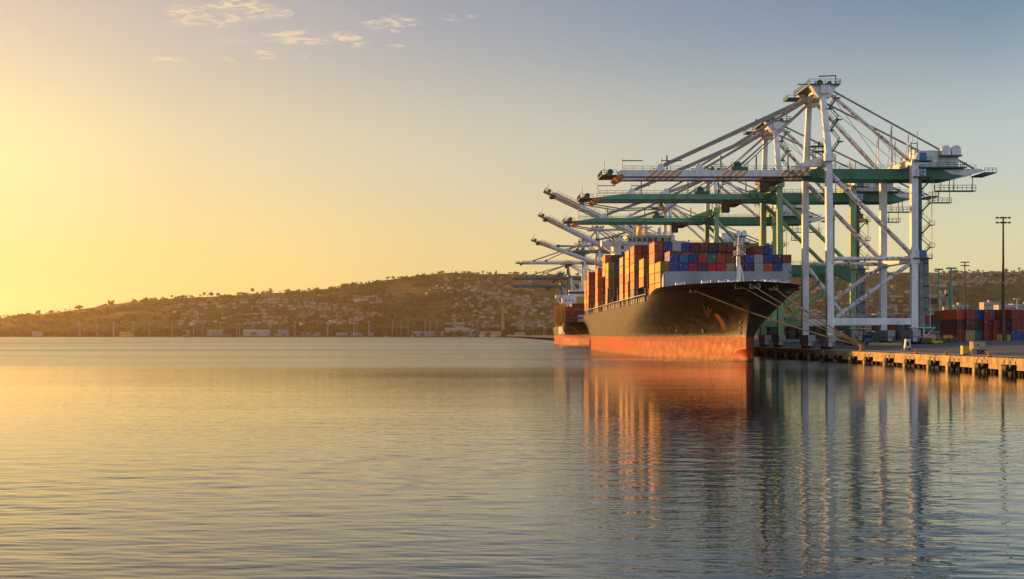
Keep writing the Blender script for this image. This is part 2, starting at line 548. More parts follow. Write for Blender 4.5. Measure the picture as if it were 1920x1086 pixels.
# ------------------------------------------------------------------ setting: water, ground, hills
QX = 90.0                                   # quay edge
def ground_z(X):
    return interp([(QX, 2.81), (93.2, 3.1), (112, 4.25), (118, 4.4), (132, 5.2), (20000, 5.2)], X)

import numpy as np
def make_water():
    """open water: modelled wavelets where they can be told apart, flat sheets (rippled by their material) beyond"""
    rs = np.random.RandomState(4)
    xs_ = np.arange(-72, 78.01, .23)
    ys_ = [24.0]
    while ys_[-1] < 150:
        ys_.append(ys_[-1] + min(.25, max(.095, ys_[-1] ** 2 / 9500 * .55)))
    ys_ = np.array(ys_)
    X, Y = np.meshgrid(xs_, ys_)
    H = np.zeros_like(X)
    nw = 70
    lam = np.exp(np.linspace(math.log(.36), math.log(5.5), nw))
    for i, l_ in enumerate(lam):
        th = rs.normal(0, R(24)) + R(5)
        k = 2 * math.pi / l_
        sl = WAVE * (1.15 if l_ < 1.3 else (.9 if l_ < 2.6 else .6))
        ph = k * (X * math.sin(th) + Y * math.cos(th)) + rs.uniform(0, 6.28)
        # groups of waves come and go
        env = .55 + .45 * np.sin(X * rs.uniform(.03, .16) + Y * rs.uniform(-.09, .09) + rs.uniform(0, 6.28))
        H += sl / k * env * (np.sin(ph) + .22 * np.cos(2 * ph))
    gust = .66 + .36 * np.sin(X * .05 + 1.2 * np.sin(Y * .045)) * np.sin(Y * .075 + .8)
    H *= gust
    win = np.clip((ys_[-1] - Y) / 95, 0, 1) * np.clip((X + 72) / 8, 0, 1) * np.clip((78 - X) / 8, 0, 1) * np.clip((Y - 24) / 2, 0, 1)
    win = win * win * (3 - 2 * win)
    win[[0, -1], :] = 0; win[:, [0, -1]] = 0
    H *= win
    ny, nx = X.shape
    co = np.stack([X, Y, H], -1).reshape(-1, 3)
    idx = np.arange(nx * ny).reshape(ny, nx)
    quads = np.stack([idx[:-1, :-1], idx[:-1, 1:], idx[1:, 1:], idx[1:, :-1]], -1).reshape(-1, 4)
    x0, x1, y0, y1 = xs_[0], xs_[-1], ys_[0], ys_[-1]
    B_ = 14000
    ext = np.array([(-B_, -600, 0), (B_, -600, 0), (B_, y0, 0), (x1, y0, 0), (x0, y0, 0), (-B_, y0, 0), (-B_, y1, 0), (x0, y1, 0), (x1, y1, 0), (B_, y1, 0), (B_, 12000, 0), (-B_, 12000, 0)], float)
    b0 = len(co)
    eq = np.array([(0, 1, 2, 5), (5, 4, 7, 6), (3, 2, 9, 8), (6, 9, 10, 11)]) + b0
    co = np.concatenate([co, ext]); quads = np.concatenate([quads, eq])
    me = bpy.data.meshes.new('water')
    me.vertices.add(len(co)); me.vertices.foreach_set('co', co.ravel())
    me.loops.add(quads.size); me.loops.foreach_set('vertex_index', quads.ravel().astype(np.int32))
    me.polygons.add(len(quads)); me.polygons.foreach_set('loop_start', np.arange(0, quads.size, 4, dtype=np.int32))
    me.update(calc_edges=True); me.validate()
    me.polygons.foreach_set('use_smooth', [True] * len(me.polygons))
    me.materials.append(MATS['water_surface'])
    o = bpy.data.objects.new('water', me)
    C.objects.link(o)
    return o
WAVE = .0145
tag(make_water(), kind='structure')

b_ = MB()
xs = [93.2, 96, 100, 106, 112, 118, 125, 132, 150, 300, 1000, 4000, 12000]
ys = [20, 400, 1000, 2500, 4700]
vs = [(x, y, ground_z(x)) for y in ys for x in xs]
fs = [(j * len(xs) + i, j * len(xs) + i + 1, (j + 1) * len(xs) + i + 1, (j + 1) * len(xs) + i) for j in range(len(ys) - 1) for i in range(len(xs) - 1)]
b_.add(vs, fs, 'asphalt')
tag(b_.build('yard_ground'), kind='structure')
b_ = MB()
vs = [(x, y, ground_z(x) + .0) for y in (20, 2300) for x in (QX + 1.0, 93.2)]
b_.add(vs, [(0, 1, 3, 2)], 'quay_concrete')
tag(b_.build('quay_pavement'), kind='structure')
# rail and painted line on the pavement
b_ = MB()
for x in (94.2, 94.9, 99.5):
    b_.add([(x, 30, ground_z(x) + .012), (x + .16, 30, ground_z(x + .16) + .012), (x + .16, 1200, ground_z(x + .16) + .012), (x, 1200, ground_z(x) + .012)], [(0, 1, 2, 3)], 'sign_white' if x > 99 else 'dark_steel')
tag(b_.build('pavement_markings'), kind='structure')

RIDGE = [(-900, 612), (-400, 606), (-100, 600), (0, 597), (60, 592), (130, 583), (200, 573), (250, 566), (320, 560), (400, 556), (480, 551), (560, 547), (620, 541), (680, 532), (740, 523), (800, 515),
         (850, 511), (900, 514), (960, 514), (1040, 516), (1120, 518), (1250, 520), (1400, 518), (1550, 514), (1700, 511), (1800, 512), (1920, 510), (2100, 514), (2500, 530), (3000, 560)]
D_SHORE, D_RIDGE = 4640.0, 6600.0
def hill_z(X, Y):
    px = 893 + 2640 * X / Y
    zr = CAMH + (628 - interp(RIDGE, px)) * D_RIDGE / 2640
    s = (Y - D_SHORE - 60) / (D_RIDGE - D_SHORE - 60)
    if s <= 0:
        return 3.0
    if s <= 1:
        prof = .80 * s ** .85 + .20 * smooth(s)
        # a shoulder of lower hills in front of the main ridge
        z = 3 + (zr - 3) * prof
        a_ = s * (1 - s) * 4
        z += a_ * (26 * noise.noise((X / 620, Y / 520, 1.3)) + 12 * noise.noise((X / 210, Y / 230, 4.1)) + 4 * noise.noise((X / 80, Y / 90, 9.1)))
        return max(z, 2.6)
    return zr - (s - 1) * zr * .55 + 3 * noise.noise((X / 90, Y / 90, 2.2)) * min(1, (s - 1) * 8)
b_ = MB()
tans = [(-2300 + 4600 * i / 300) / 2640 for i in range(301)]
Ys = [D_SHORE - 30, D_SHORE] + [D_SHORE + 60 + (D_RIDGE - D_SHORE - 60) * (j / 60) for j in range(61)] + [6700, 6900, 7300, 8000, 9000]
vs = []
for y in Ys:
    for t in tans:
        z = hill_z(t * y, y) if y >= D_SHORE else -1.5
        if abs(y - D_RIDGE) < 1:
            z += 3.5 * noise.noise((t * 200, 0, 3)) + 2 * noise.noise((t * 700, 0, 3))
        vs.append((t * y, y, z))
w_ = len(tans)
fs = [(j * w_ + i, j * w_ + i + 1, (j + 1) * w_ + i + 1, (j + 1) * w_ + i) for j in range(len(Ys) - 1) for i in range(w_ - 1)]
b_.add(vs, fs, 'hill_ground')
tag(b_.build('hills', smooth=True), kind='structure')
#--HAZE--

# ------------------------------------------------------------------ quay wall
q = empty('quay_wall', (QX, 330, 0), 'weathered concrete quay wall on piles with hanging fenders, lit orange beyond the ship shadow', 'quay wall')
Y0, Y1 = 60, 1500
def rel(o, x, y, z):
    return (x - o.location.x, y - o.location.y, z - o.location.z)
b_ = MB()
b_.box(rel(q, QX, Y0, 1.72), rel(q, QX + 1.0, Y1, 2.81), 'concrete')
for y in range(Y0, 700, 9):
    b_.box(rel(q, QX - .03, y, 1.72), rel(q, QX, y + .12, 2.80), 'concrete_dark')
b_.build('cap_beam', q)
b_ = MB()
y = Y0
FEND = [237, 250, 264.5, 276, 291.5, 306, 322, 335]
y_f = list(FEND) + [349 + 14.2 * i for i in range(16)] + [222, 208, 194, 180]
for i, y in enumerate(sorted(y_f)):
    nxt = sorted(y_f)[i + 1] if i + 1 < len(y_f) else y + 14
    b_.box(rel(q, QX + .12, y + 2.6, .80), rel(q, QX + .7, nxt - 2.2, 1.70), 'concrete')
b_.build('fascia_panel', q)
for i, y in enumerate(sorted(y_f)):
    b_ = MB()
    b_.box(rel(q, QX - .25, y + 3.6, -.6), rel(q, QX + .45, y + 4.9, 1.71), 'concrete')
    b_.box(rel(q, QX + .15, y - 1.6, .9), rel(q, QX + .6, y + 1.6, 1.70), 'concrete_dark')
    b_.build('pile', q)
    b_ = MB()
    for yy in (y - 2.4, y + 1.0, y + 7.5, y + 10.0):
        b_.tube(rel(q, QX + 1.2, yy, -.6), rel(q, QX + 1.2, yy, 1.7), .38, 'concrete_dark', 8)
    b_.build('pile', q)
b_ = MB()
b_.box(rel(q, QX + 2.6, Y0, -1), rel(q, QX + 3.1, Y1, 2.7), 'concrete_dark')
b_.build('back_wall', q)
# fenders: a rubber cylinder slung from two chains
fender0 = None
def ordinal(i):
    return ['first', 'second', 'third', 'fourth', 'fifth', 'sixth', 'seventh', 'eighth', 'ninth', 'tenth', 'eleventh', 'twelfth', 'thirteenth', 'fourteenth', 'fifteenth', 'sixteenth'][i]
def copy_tree(o, parent=None):
    c = o.copy(); C.objects.link(c)
    c.parent = parent
    for ch in o.children:
        copy_tree(ch, c)
    return c
def make_fender():
    t = empty('fender', (0, 0, 0), '', 'fender', 'rubber fenders hanging on the quay wall')
    f_ = MB()
    f_.tube((-.1, -.9, 0), (-.1, .9, 0), .62, 'rubber', 14)
    f_.tube((-.1, -.95, 0), (-.1, -.9, 0), .28, 'dark_steel', 10)
    f_.build('roller', t, smooth=False)
    f_ = MB()
    f_.path([(-.15, -1.1, -.1), (-.2, -1.3, .9), (-.08, -.5, 1.55), (.0, 0, 1.75)], .06, 'concrete', 5)
    f_.path([(-.15, 1.1, -.1), (-.2, 1.3, .9), (-.08, .5, 1.55), (.0, 0, 1.75)], .06, 'concrete', 5)
    f_.build('chain', t)
    f_ = MB()
    f_.beam((-.1, 1.45, -.3), (-.1, 1.45, 1.25), .22, .18, 'concrete')
    f_.build('bracket', t)
    f_ = MB()
    f_.beam((-.1, -1.45, .2), (-.1, -1.45, 1.25), .18, .18, 'concrete')
    f_.build('bracket', t)
    return t
fender0 = make_fender()
for i, y in enumerate(sorted(y_f)):
    if y > 370 or y < 225:
        continue
    f_ = fender0 if i == [k for k, yy in enumerate(sorted(y_f)) if yy >= 225][0] else copy_tree(fender0)
    f_.location = (QX - .55, y, 1.15)
    k = [yy for yy in sorted(y_f) if 225 <= yy <= 370].index(y)
    tail_ = 'right edge of the photo' if k else 'right edge of the photo'
    f_['label'] = f'black rubber fender on chains, {ordinal(k)} from the right along the quay wall'
# bollards
def make_bollard(x, y, label, big=1.0):
    t = empty('bollard', (x, y, ground_z(x)), label, 'bollard', 'mooring bollards on the quay edge')
    f_ = MB()
    f_.tube((0, 0, 0), (0, 0, .75 * big), .32 * big, 'orange_steel', 10, .26 * big)
    f_.build('post', t)
    f_ = MB()
    f_.tube((0, 0, .75 * big), (0, 0, .95 * big), .46 * big, 'orange_steel', 10, .40 * big)
    f_.tube((-.2, -.8 * big, .55 * big), (.2, .8 * big, .72 * big), .16, 'orange_steel', 6)
    f_.build('cap', t)
    f_ = MB()
    f_.box((-.6, -.6, 0), (.6, .6, .08), 'orange_steel')
    f_.build('base_plate', t)
    return t
make_bollard(91.6, 334.6, 'orange lit mooring bollard holding all the ropes from the ship bow', 1.5)
make_bollard(91.0, 291, 'small bare bollard on the quay edge under the grey crane leg', .7)
make_bollard(91.0, 272.5, 'small bare bollard left of the yellow cabinet on the quay edge', .7)
make_bollard(91.0, 249.5, 'small bare bollard between the trailer and the right edge of the quay', .7)

# cabinet with painted number and little site trailer on the quay edge
P = at(1773, 660, 262)
t = empty('utility_cabinet', (92.0, 265, ground_z(92.0)), 'yellow lit steel cabinet standing on the quay edge left of the trailer', 'cabinet')
f_ = MB(); f_.box((-.62, -.6, .12), (.62, .7, 1.62), 'yellow_steel'); f_.box((-.68, -.66, 1.62), (.68, .76, 1.70), 'yellow_steel'); f_.build('body', t)
f_ = MB(); f_.box((-.55, -.5, 0), (.55, .6, .12), 'dark_steel'); f_.build('plinth', t)
f_ = MB(); f_.box((-.42, -.635, .3), (.42, -.60, 1.45), 'boat_yellow'); f_.build('door', t)
t = empty('site_trailer', (93.2, 261, ground_z(93.2)), 'boxy tan trailer with a sign panel on a wheeled frame by the quay edge', 'trailer')
f_ = MB(); f_.box((-1.35, -.8, .95), (.95, 1.2, 2.35), 'wall_cream'); f_.box((-1.42, -.86, 2.35), (1.02, 1.26, 2.42), 'wall_cream'); f_.build('box_body', t)
f_ = MB(); f_.beam((-1.6, 0, .8), (1.3, 0, .8), 1.6, .16, 'dark_steel')
f_.tube((-1.6, -.7, 0), (-1.6, -.7, 2.4), .08, 'yellow_steel', 6); f_.tube((-1.6, -.7, 1.2), (-1.25, -.7, .8), .07, 'yellow_steel', 6); f_.tube((1.35, -.7, 0), (1.2, -.7, 1.3), .14, 'yellow_steel', 6); f_.build('frame', t)
for x in (-.35, .35):
    f_ = MB(); f_.tube((x, -.85, .36), (x, -.6, .36), .36, 'rubber', 14); f_.tube((x, -.87, .36), (x, -.84, .36), .15, 'pole_grey', 10); f_.build('wheel', t)
f_ = MB(); f_.box((-.55, -.83, 1.55), (-.35, -.80, 2.0), 'dark_steel'); f_.box((-.2, -.83, 1.2), (.8, -.80, 1.26), 'dark_steel'); f_.build('sign', t)

# ------------------------------------------------------------------ container ship
SX = 68.4                                    # centre line
HB = 18.9
def make_hull(ship, cx, hb, y_stem, length, z_red, z_deck, z_fc, le_deck, le_wl, rake, zmin=-2.0, fc_len=50.0):
    """a lofted hull: rows are levels, columns run from the stem to the transom"""
    levels = [zmin, 0, 2, 4, z_red, z_red + 1.2, lerp(z_red, z_deck, .4), lerp(z_red, z_deck, .62), lerp(z_red, z_deck, .82), z_deck, 1.0]
    us = [0, .004, .01, .02, .035, .055, .08, .11, .14, .17, .2, .25, .3, .4, .5, .6, .7, .78, .84, .88, .92, .95, .975, 1.0]
    cols = []
    def top_z(d):
        if d < fc_len:
            return z_fc - .4 * (d / fc_len)
        k = smooth((d - fc_len) / 9.0)
        zz = lerp(z_fc - .4, z_deck, k)
        return zz - .9 * smooth((d - fc_len - 20) / (length - fc_len))
    grid = []
    for u in us:
        d = u * length
        ring = []
        for j, z in enumerate(levels):
            zt = top_z(d)
            if j == len(levels) - 1:
                z = zt
            elif j >= 6:
                z = z_red + (z - z_red) / (z_deck - z_red) * (min(zt - .25, z_deck) - z_red) if zt < z_deck + .3 else z
            w1 = max(0, min(1, (z - z_red) / (z_fc - z_red)))
            le = lerp(le_wl, le_deck, w1 ** 1.25)
            pw = lerp(1.55, 2.8, w1 ** 1.6)
            ys = y_stem - rake * (w1 ** 1.5)
            q_ = min(1.0, (d + .001) / le)
            hbz = hb * (1 - (1 - q_) ** pw)
            if z <= 4.2:
                hbz = max(hbz, (2.0 if z < 3 else 1.15) * min(1.0, d / 9.0) ** .5)
            # stern: waterline draws in
            s_ = max(0, (d - length * .80) / (length * .20))
            keep = smooth((z + 1) / (z_deck - 1.0))
            hbz *= 1 - (1 - keep) * (s_ ** 1.7) * .62 - .05 * s_ ** 3
            yy = ys + d * (1 - (ys - y_stem) / length * 0)
            # transom rises forward below the deck
            if u > .93:
                yy -= (1 - keep) * 26 * ((u - .93) / .07)
            ring.append((hbz, yy, z))
        grid.append(ring)
    b1 = MB()
    nl = len(levels)
    for sgn in (-1, 1):
        base = [(cx + sgn * r_[0] - ship.location.x, r_[1] - ship.location.y, r_[2] - ship.location.z) for ring in grid for r_ in ring]
        kr = levels.index(z_red)
        f_black, f_red = [], []
        for i in range(len(us) - 1):
            for j in range(nl - 1):
                (f_red if j < kr else f_black).append((i * nl + j, (i + 1) * nl + j, (i + 1) * nl + j + 1, i * nl + j + 1))
        b1.add(base, f_black, 'hull_black')
        b1.add(base, f_red, 'hull_red')
    # transom and deck
    tr = [(cx - r_[0], r_[1], r_[2]) for r_ in grid[-1]] + [(cx + r_[0], r_[1], r_[2]) for r_ in reversed(grid[-1])]
    b1.add([(x - ship.location.x, y - ship.location.y, z - ship.location.z) for x, y, z in tr], [tuple(range(len(tr)))], 'hull_black')
    dk = []
    for ring in grid:
        hbz, yy, z = ring[-1]
        dk += [(cx - hbz + .15 - ship.location.x, yy + .1 - ship.location.y, z - .9), (cx + hbz - .15 - ship.location.x, yy + .1 - ship.location.y, z - .9)]
    b1.add(dk, [(2 * i, 2 * i + 1, 2 * i + 3, 2 * i + 2) for i in range(len(grid) - 1)], 'rust_brown')
    o = b1.build('hull', ship)
    # merge doubles so that the plates shade smoothly
    import bmesh
    bm = bmesh.new(); bm.from_mesh(o.data)
    bmesh.ops.remove_doubles(bm, verts=bm.verts, dist=.02)
    for f_ in bm.faces:
        f_.smooth = True
    bmesh.ops.recalc_face_normals(bm, faces=bm.faces)
    for e in bm.edges:
        if len(e.link_faces) == 2 and e.calc_face_angle(0) > .7:
            e.smooth = False
    bm.to_mesh(o.data); bm.free()
    return grid
Y_STEM = 357.0
ship = empty('container_ship', (SX, Y_STEM, 0), 'huge black hulled container ship with red lower hull moored at the quay', 'ship')
SL = 310.0
hull = make_hull(ship, SX, HB, Y_STEM, SL, 6.2, 16.4, 19.9, 44, 105, 13)
S = lambda x, y, z: (x - SX, y - Y_STEM, z)
# bulb
b_ = MB()
rings = []
for i in range(13):
    t_ = i / 12
    yy = 351.0 + 24 * t_
    rr = 2.75 * math.sqrt(max(0.0, 1 - (1 - min(1, t_ / .55)) ** 2)) + .02
    ww = rr * (.74 if t_ < .55 else lerp(.74, .6, (t_ - .55) / .45))
    cz = .6 + .1 * t_
    rings.append([S(SX + ww * math.cos(k * math.pi / 8), yy, cz + rr * 1.05 * math.sin(k * math.pi / 8)) for k in range(16)])
vs = [v for r_ in rings for v in r_]
fs = [(i * 16 + k, i * 16 + (k + 1) % 16, (i + 1) * 16 + (k + 1) % 16, (i + 1) * 16 + k) for i in range(12) for k in range(16)]
fs += [tuple(range(15, -1, -1)), tuple(12 * 16 + k for k in range(16))]
b_.add(vs, fs, 'hull_red')
b_.build('bulbous_bow', ship, smooth=True)
# breakwater
b_ = MB()
b_.prism([(SX - 17.1 - SX, 18.9), (-17.1, 23.6), (-16.6, 24.1), (16.6, 24.1), (17.6, 23.3), (17.6, 18.9)], 'y', 384.5 - Y_STEM, 385.6 - Y_STEM, 'hull_grey')
b_.prism([(384.5 - Y_STEM, 18.9), (384.5 - Y_STEM, 23.6), (392 - Y_STEM, 20), (392 - Y_STEM, 18.9)], 'x', -17.3, -17.0, 'hull_grey')
b_.prism([(384.5 - Y_STEM, 18.9), (384.5 - Y_STEM, 23.6), (392 - Y_STEM, 20), (392 - Y_STEM, 18.9)], 'x', 17.5, 17.8, 'hull_grey')
for x in (-13.0, -8.5, 13.5):
    b_.box((x, 384.3 - Y_STEM, 19.2), (x + .9, 384.5 - Y_STEM, 20.6), 'dark_steel')
b_.build('breakwater', ship)
# container foundations behind the breakwater
b_ = MB()
b_.box((-14.9, 388.3 - Y_STEM, 18.32), (17.2, 399.5 - Y_STEM, 24.15), 'dark_steel')
b_.box((-14.9, 402 - Y_STEM, 18.32), (17.2, 413 - Y_STEM, 24.4), 'dark_steel')
for y in (388, 401.2, 414.8, 427, 439.2, 453, 468, 484, 501, 515, 528, 541, 555, 588, 601, 635, 648):
    hw_ = {388: 13.6, 401.2: 15.6, 414.8: 16.8}.get(y, 17.4)
    b_.box((-hw_, y + .6 - Y_STEM, 15.6 if y < 420 else 15.0), (hw_, y + 11.6 - Y_STEM, 18.3), 'dark_steel')
b_.build('hatch_cover', ship)
# lashing posts and stanchions along the port rail
def deck_edge(d):
    # half breadth and height at the sheer from the lofted grid
    us_ = [r_[-1] for r_ in hull]
    for (h0, y0, z0), (h1, y1, z1) in zip(us_, us_[1:]):
        if y0 <= d <= y1:
            k = (d - y0) / (y1 - y0)
            return lerp(h0, h1, k), lerp(z0, z1, k)
    return us_[-1][0], us_[-1][2]
for sg in (-1, 1):
    b_ = MB()
    yy = 416.0
    k_ = 0
    while yy < 655:
        h_, z_ = deck_edge(yy)
        top_ = 2.3 if k_ % 3 else 4.4
        b_.beam(S(SX + sg * (h_ - .3), yy, z_ - .9), S(SX + sg * (h_ - .3), yy, z_ + top_), .24, .24, 'grey_steel')
        yy += 6.6
        k_ += 1
    pts = [deck_edge(y_) + (y_,) for y_ in range(414, 656, 8)]
    for (h0, z0, y0), (h1, z1, y1) in zip(pts, pts[1:]):
        b_.beam(S(SX + sg * (h0 - .3), y0, z0 + 2.35), S(SX + sg * (h1 - .3), y1, z1 + 2.35), .2, .16, 'grey_steel')
        b_.tube(S(SX + sg * (h0 - .1), y0, z0 + .5), S(SX + sg * (h1 - .1), y1, z1 + .5), .06, 'grey_steel', 4)
    b_.build('side_railing', ship)
for y in (414.2, 440.6, 467.2, 483.3, 502, 514.5, 530, 540.2, 571, 602.5, 618, 632):
    b_ = MB()
    for x in (-17.9, -15.2, -12.6):
        b_.beam((x, y - Y_STEM, 15.0), (x, y - Y_STEM, 24.5), .35, .35, 'dark_steel')
    for z in (20.8, 23.6):
        b_.beam((-17.9, y - Y_STEM, z), (17.9, y - Y_STEM, z), .3, .25, 'dark_steel')
    b_.build('lashing_bridge', ship)
# foremast
fm = empty('foremast', (0, 372 - Y_STEM, 0), None, None); fm.parent = ship
mz = lambda y_: CAMH + (628 - y_) * 372 / 2640
b_ = MB()
x0 = .85
b_.tube((x0, 0, 19.0), (x0, 0, mz(478)), .72, 'ship_white', 12, .5)
b_.tube((x0, 0, mz(478)), (x0, 0, mz(457)), .42, 'ship_white', 12, .3)
b_.tube((x0, 0, mz(457)), (x0, 0, mz(441)), .16, 'ship_white', 8, .08)
b_.tube((x0 + 1.6, 0, 19.0), (x0 + .6, 0, mz(497)), .16, 'ship_white', 8)
b_.tube((x0 + 1.9, .4, 19.0), (x0 + 1.0, .4, mz(505)), .12, 'ship_white', 8)
mo = b_.build('mast_post', fm)
for ztop, rr in ((mz(478), 1.35), (mz(460), 1.2)):
    b_ = MB()
    b_.tube((x0, 0, ztop - .22), (x0, 0, ztop), rr * .8, 'ship_white', 12, rr)
    for k in range(8):
        p0 = Vector((x0 + rr * math.cos(k * math.pi / 4), rr * math.sin(k * math.pi / 4), ztop))
        p1 = Vector((x0 + rr * math.cos((k + 1) * math.pi / 4), rr * math.sin((k + 1) * math.pi / 4), ztop))
        b_.tube(p0, p0 + Vector((0, 0, 1)), .05, 'ship_white', 4)
        b_.tube(p0 + Vector((0, 0, 1)), p1 + Vector((0, 0, 1)), .05, 'ship_white', 4)
        b_.tube(p0 + Vector((0, 0, .5)), p1 + Vector((0, 0, .5)), .05, 'ship_white', 4)
    b_.build('mast_platform', fm)
for dxs in (-6.5, -1, 7):
    b_ = MB()
    b_.tube((x0, 0, mz(480)), (x0 + dxs, 2, 19.2), .05, 'cable', 4)
    b_.build('mast_stay', fm)
# winches and fairleads on the forecastle
for x, y in ((-9.5, 362), (-5.5, 360), (-3.2, 359), (3.8, 360), (6.2, 359), (8.2, 362), (11.5, 366), (-14.2, 376)):
    b_ = MB()
    b_.tube((x - .8, y - Y_STEM, 20.0), (x + .8, y - Y_STEM, 20.0), .55, 'ship_white', 10)
    b_.tube((x - 1.0, y - Y_STEM, 20.0), (x - .8, y - Y_STEM, 20.0), .8, 'ship_white', 10)
    b_.box((x - 1.1, y - .5 - Y_STEM, 18.6), (x + 1.1, y + .5 - Y_STEM, 19.5), 'ship_white')
    b_.tube((x + 1.4, y - Y_STEM, 19), (x + 1.4, y - Y_STEM, 20.9), .08, 'ship_white', 5)
    b_.tube((x + 1.4, y - Y_STEM, 20.9), (x + .4, y - Y_STEM, 20.7), .08, 'ship_white', 5)
    b_.build('mooring_winch', ship)
def bow_point(z, ang_x):
    """a point on the outside of the hull at height z with the given half-breadth sign*value"""
    ring_i = None
    best = None
    for ring in hull:
        for k in range(len(ring) - 1):
            (h0, y0, z0), (h1, y1, z1) = ring[k], ring[k + 1]
            if z0 <= z <= z1:
                u = (z - z0) / max(1e-6, z1 - z0)
                hb_, yb = lerp(h0, h1, u), lerp(y0, y1, u)
                if best is None or abs(hb_ - abs(ang_x)) < abs(best[0] - abs(ang_x)):
                    best = (hb_, yb)
    return Vector((SX + math.copysign(best[0], ang_x), best[1], z))
FAIR = [(-10.5, 18.2), (-3.4, 18.7), (-.2, 18.7), (4.6, 18.7), (7.2, 18.5), (13.5, 18.2)]
fair_pts = []
for ax, z in FAIR:
    p_ = bow_point(z, ax)
    fair_pts.append(p_)
    nrm = Vector((ax / 12, -1, 0)).normalized()
    tn = Vector((-nrm.y, nrm.x, 0))
    b_ = MB()
    c_ = Vector(S(*p_)) + nrm * .12
    mt_ = 'yellow_steel' if 4 < ax < 5 else 'pole_grey'
    for q0, q1 in (((-1.2, -.5), (1.2, -.5)), ((-1.2, .5), (1.2, .5)), ((-1.2, -.5), (-1.2, .5)), ((1.2, -.5), (1.2, .5)), ((.1, -.5), (.1, .5))):
        b_.beam(c_ + tn * q0[0] + Vector((0, 0, q0[1])), c_ + tn * q1[0] + Vector((0, 0, q1[1])), .2, .2, mt_)
    b_.beam(c_ + tn * -1.1 - nrm * .05, c_ + tn * 1.1 - nrm * .05, .04, .9, 'dark_steel')
    b_.build('fairlead', ship)
# anchors in their pockets
for sg in (-1,):
    p_ = bow_point(13.4, sg * 6.6)
    an = empty('anchor', Vector(S(*p_)) + Vector((sg * .25, -.9, 0)), None, None); an.parent = ship
    an.rotation_euler = (R(-12), 0, R(35 * sg)); an.scale = (1.15, 1.15, 1.15)
    b_ = MB()
    b_.beam((0, 0, 2.2), (0, 0, -1.7), .4, .4, 'orange_steel'); b_.build('shank', an)
    for s2 in (-1, 1):
        b_ = MB()
        b_.beam((0, 0, -1.8), (s2 * 1.35, -.3, .9), .55, .4, 'orange_steel', .25, .25)
        b_.beam((s2 * 1.1, -.2, .3), (s2 * 1.5, -.3, 1.2), .5, .25, 'orange_steel', .1, .1)
        b_.build('fluke', an)
# superstructure
ss = empty('bridge_house', (0, 0, 0), None, None); ss.parent = ship
Yb = 567.0
bz = lambda y_: CAMH + (628 - y_) * Yb / 2640
bx = lambda p_: (p_ - 893) * Yb / 2640 - SX
yb = Yb - Y_STEM
b_ = MB()
b_.box((bx(1152), yb, 17), (15.5, yb + 14, bz(452)), 'ship_white')
b_.box((bx(1167), yb - .6, bz(459)), (bx(1250), yb + 12, bz(453.5)), 'ship_white')
for pxx, pyy in ((1167, 464), (1168, 475)):
    b_.box((bx(pxx) - .5, yb - .05, bz(pyy) - .7), (bx(pxx) + .5, yb + .02, bz(pyy) + .7), 'glass_dark')
b_.build('accommodation_block', ss)
b_ = MB()
b_.box((bx(1177), yb - 1.0, bz(452.5)), (bx(1258), yb + 9, bz(446.6)), 'glass_dark')
b_.build('bridge_window', ss)
b_ = MB()
for k, pxx in enumerate((1177, 1185, 1192.5, 1203.5, 1213, 1224, 1233, 1237, 1246, 1251, 1258)):
    b_.box((bx(pxx) - .25, yb - 1.12, bz(452.5)), (bx(pxx) + .25, yb - 1.0, bz(446.6)), 'ship_white')
b_.box((bx(1175), yb - 1.2, bz(446.6)), (bx(1260), yb + 10, bz(444)), 'ship_white')
b_.box((bx(1173), yb - 1.6, bz(444)), (bx(1262), yb + 10.5, bz(441.5)), 'ship_white')
b_.rail((bx(1174), yb - 1.4, bz(441.5)), (bx(1261), yb - 1.4, bz(441.5)), 1.1, 2, .06, 'rail_white')
b_.build('wheelhouse_roof', ss)
for sg in (-1, 1):
    b_ = MB()
    xo = bx(1129) if sg < 0 else 17.6
    xi = bx(1153) if sg < 0 else 15
    b_.box((xo, yb + 1, bz(461)), (xi, yb + 8, bz(452.2)), 'ship_white')
    b_.beam((xo + sg * -1.0, yb + 4, bz(461)), (xi, yb + 4, bz(475)), 4, .5, 'ship_white')
    b_.box((xo, yb + .8, bz(452.2)), (xo - sg * .5, yb + 8.2, bz(450)), 'ship_white')
    b_.build('bridge_wing', ss)
b_ = MB()
xm = bx(1213)
b_.tube((xm, yb + 5, bz(442)), (xm, yb + 5, bz(416)), 1.1, 'ship_white', 10, .8)
b_.tube((xm, yb + 5, bz(416)), (xm, yb + 5, bz(405)), .25, 'ship_white', 8, .12)
b_.beam((xm - 4.2, yb + 5, bz(418)), (xm + 4.2, yb + 5, bz(418)), .5, .3, 'ship_white')
b_.beam((xm - 3, yb + 5, bz(424)), (xm + 3, yb + 5, bz(424)), 1.4, .3, 'ship_white')
for x in (-4, -2.4, 2.2, 3.8):
    b_.tube((xm + x, yb + 5, bz(418)), (xm + x, yb + 5, bz(413)), .14, 'ship_white', 5)
    b_.tube((xm + x, yb + 5, bz(413)), (xm + x, yb + 5, bz(411)), .4, 'ship_white', 6)
b_.beam((xm - 2.5, yb + 4, bz(426)), (xm + 2.0, yb + 4, bz(426.5)), .35, .35, 'yellow_steel')
b_.build('radar_mast', ss)
b_ = MB()
b_.prism([(bx(1199), bz(442)), (bx(1208), bz(442)), (bx(1207), bz(424)), (bx(1202), bz(421))], 'y', yb + 8, yb + 15, 'yellow_steel')
b_.tube((bx(1203), yb + 11, bz(421)), (bx(1203), yb + 11, bz(417)), 1.0, 'yellow_steel', 10)
b_.build('funnel', ss)
b_ = MB()
b_.tube((bx(1240), yb + 6, bz(441)), (bx(1240), yb + 6, bz(424)), .7, 'ship_white', 8)
b_.tube((bx(1247), yb + 4, bz(441)), (bx(1247), yb + 4, bz(434)), .3, 'ship_white', 6)
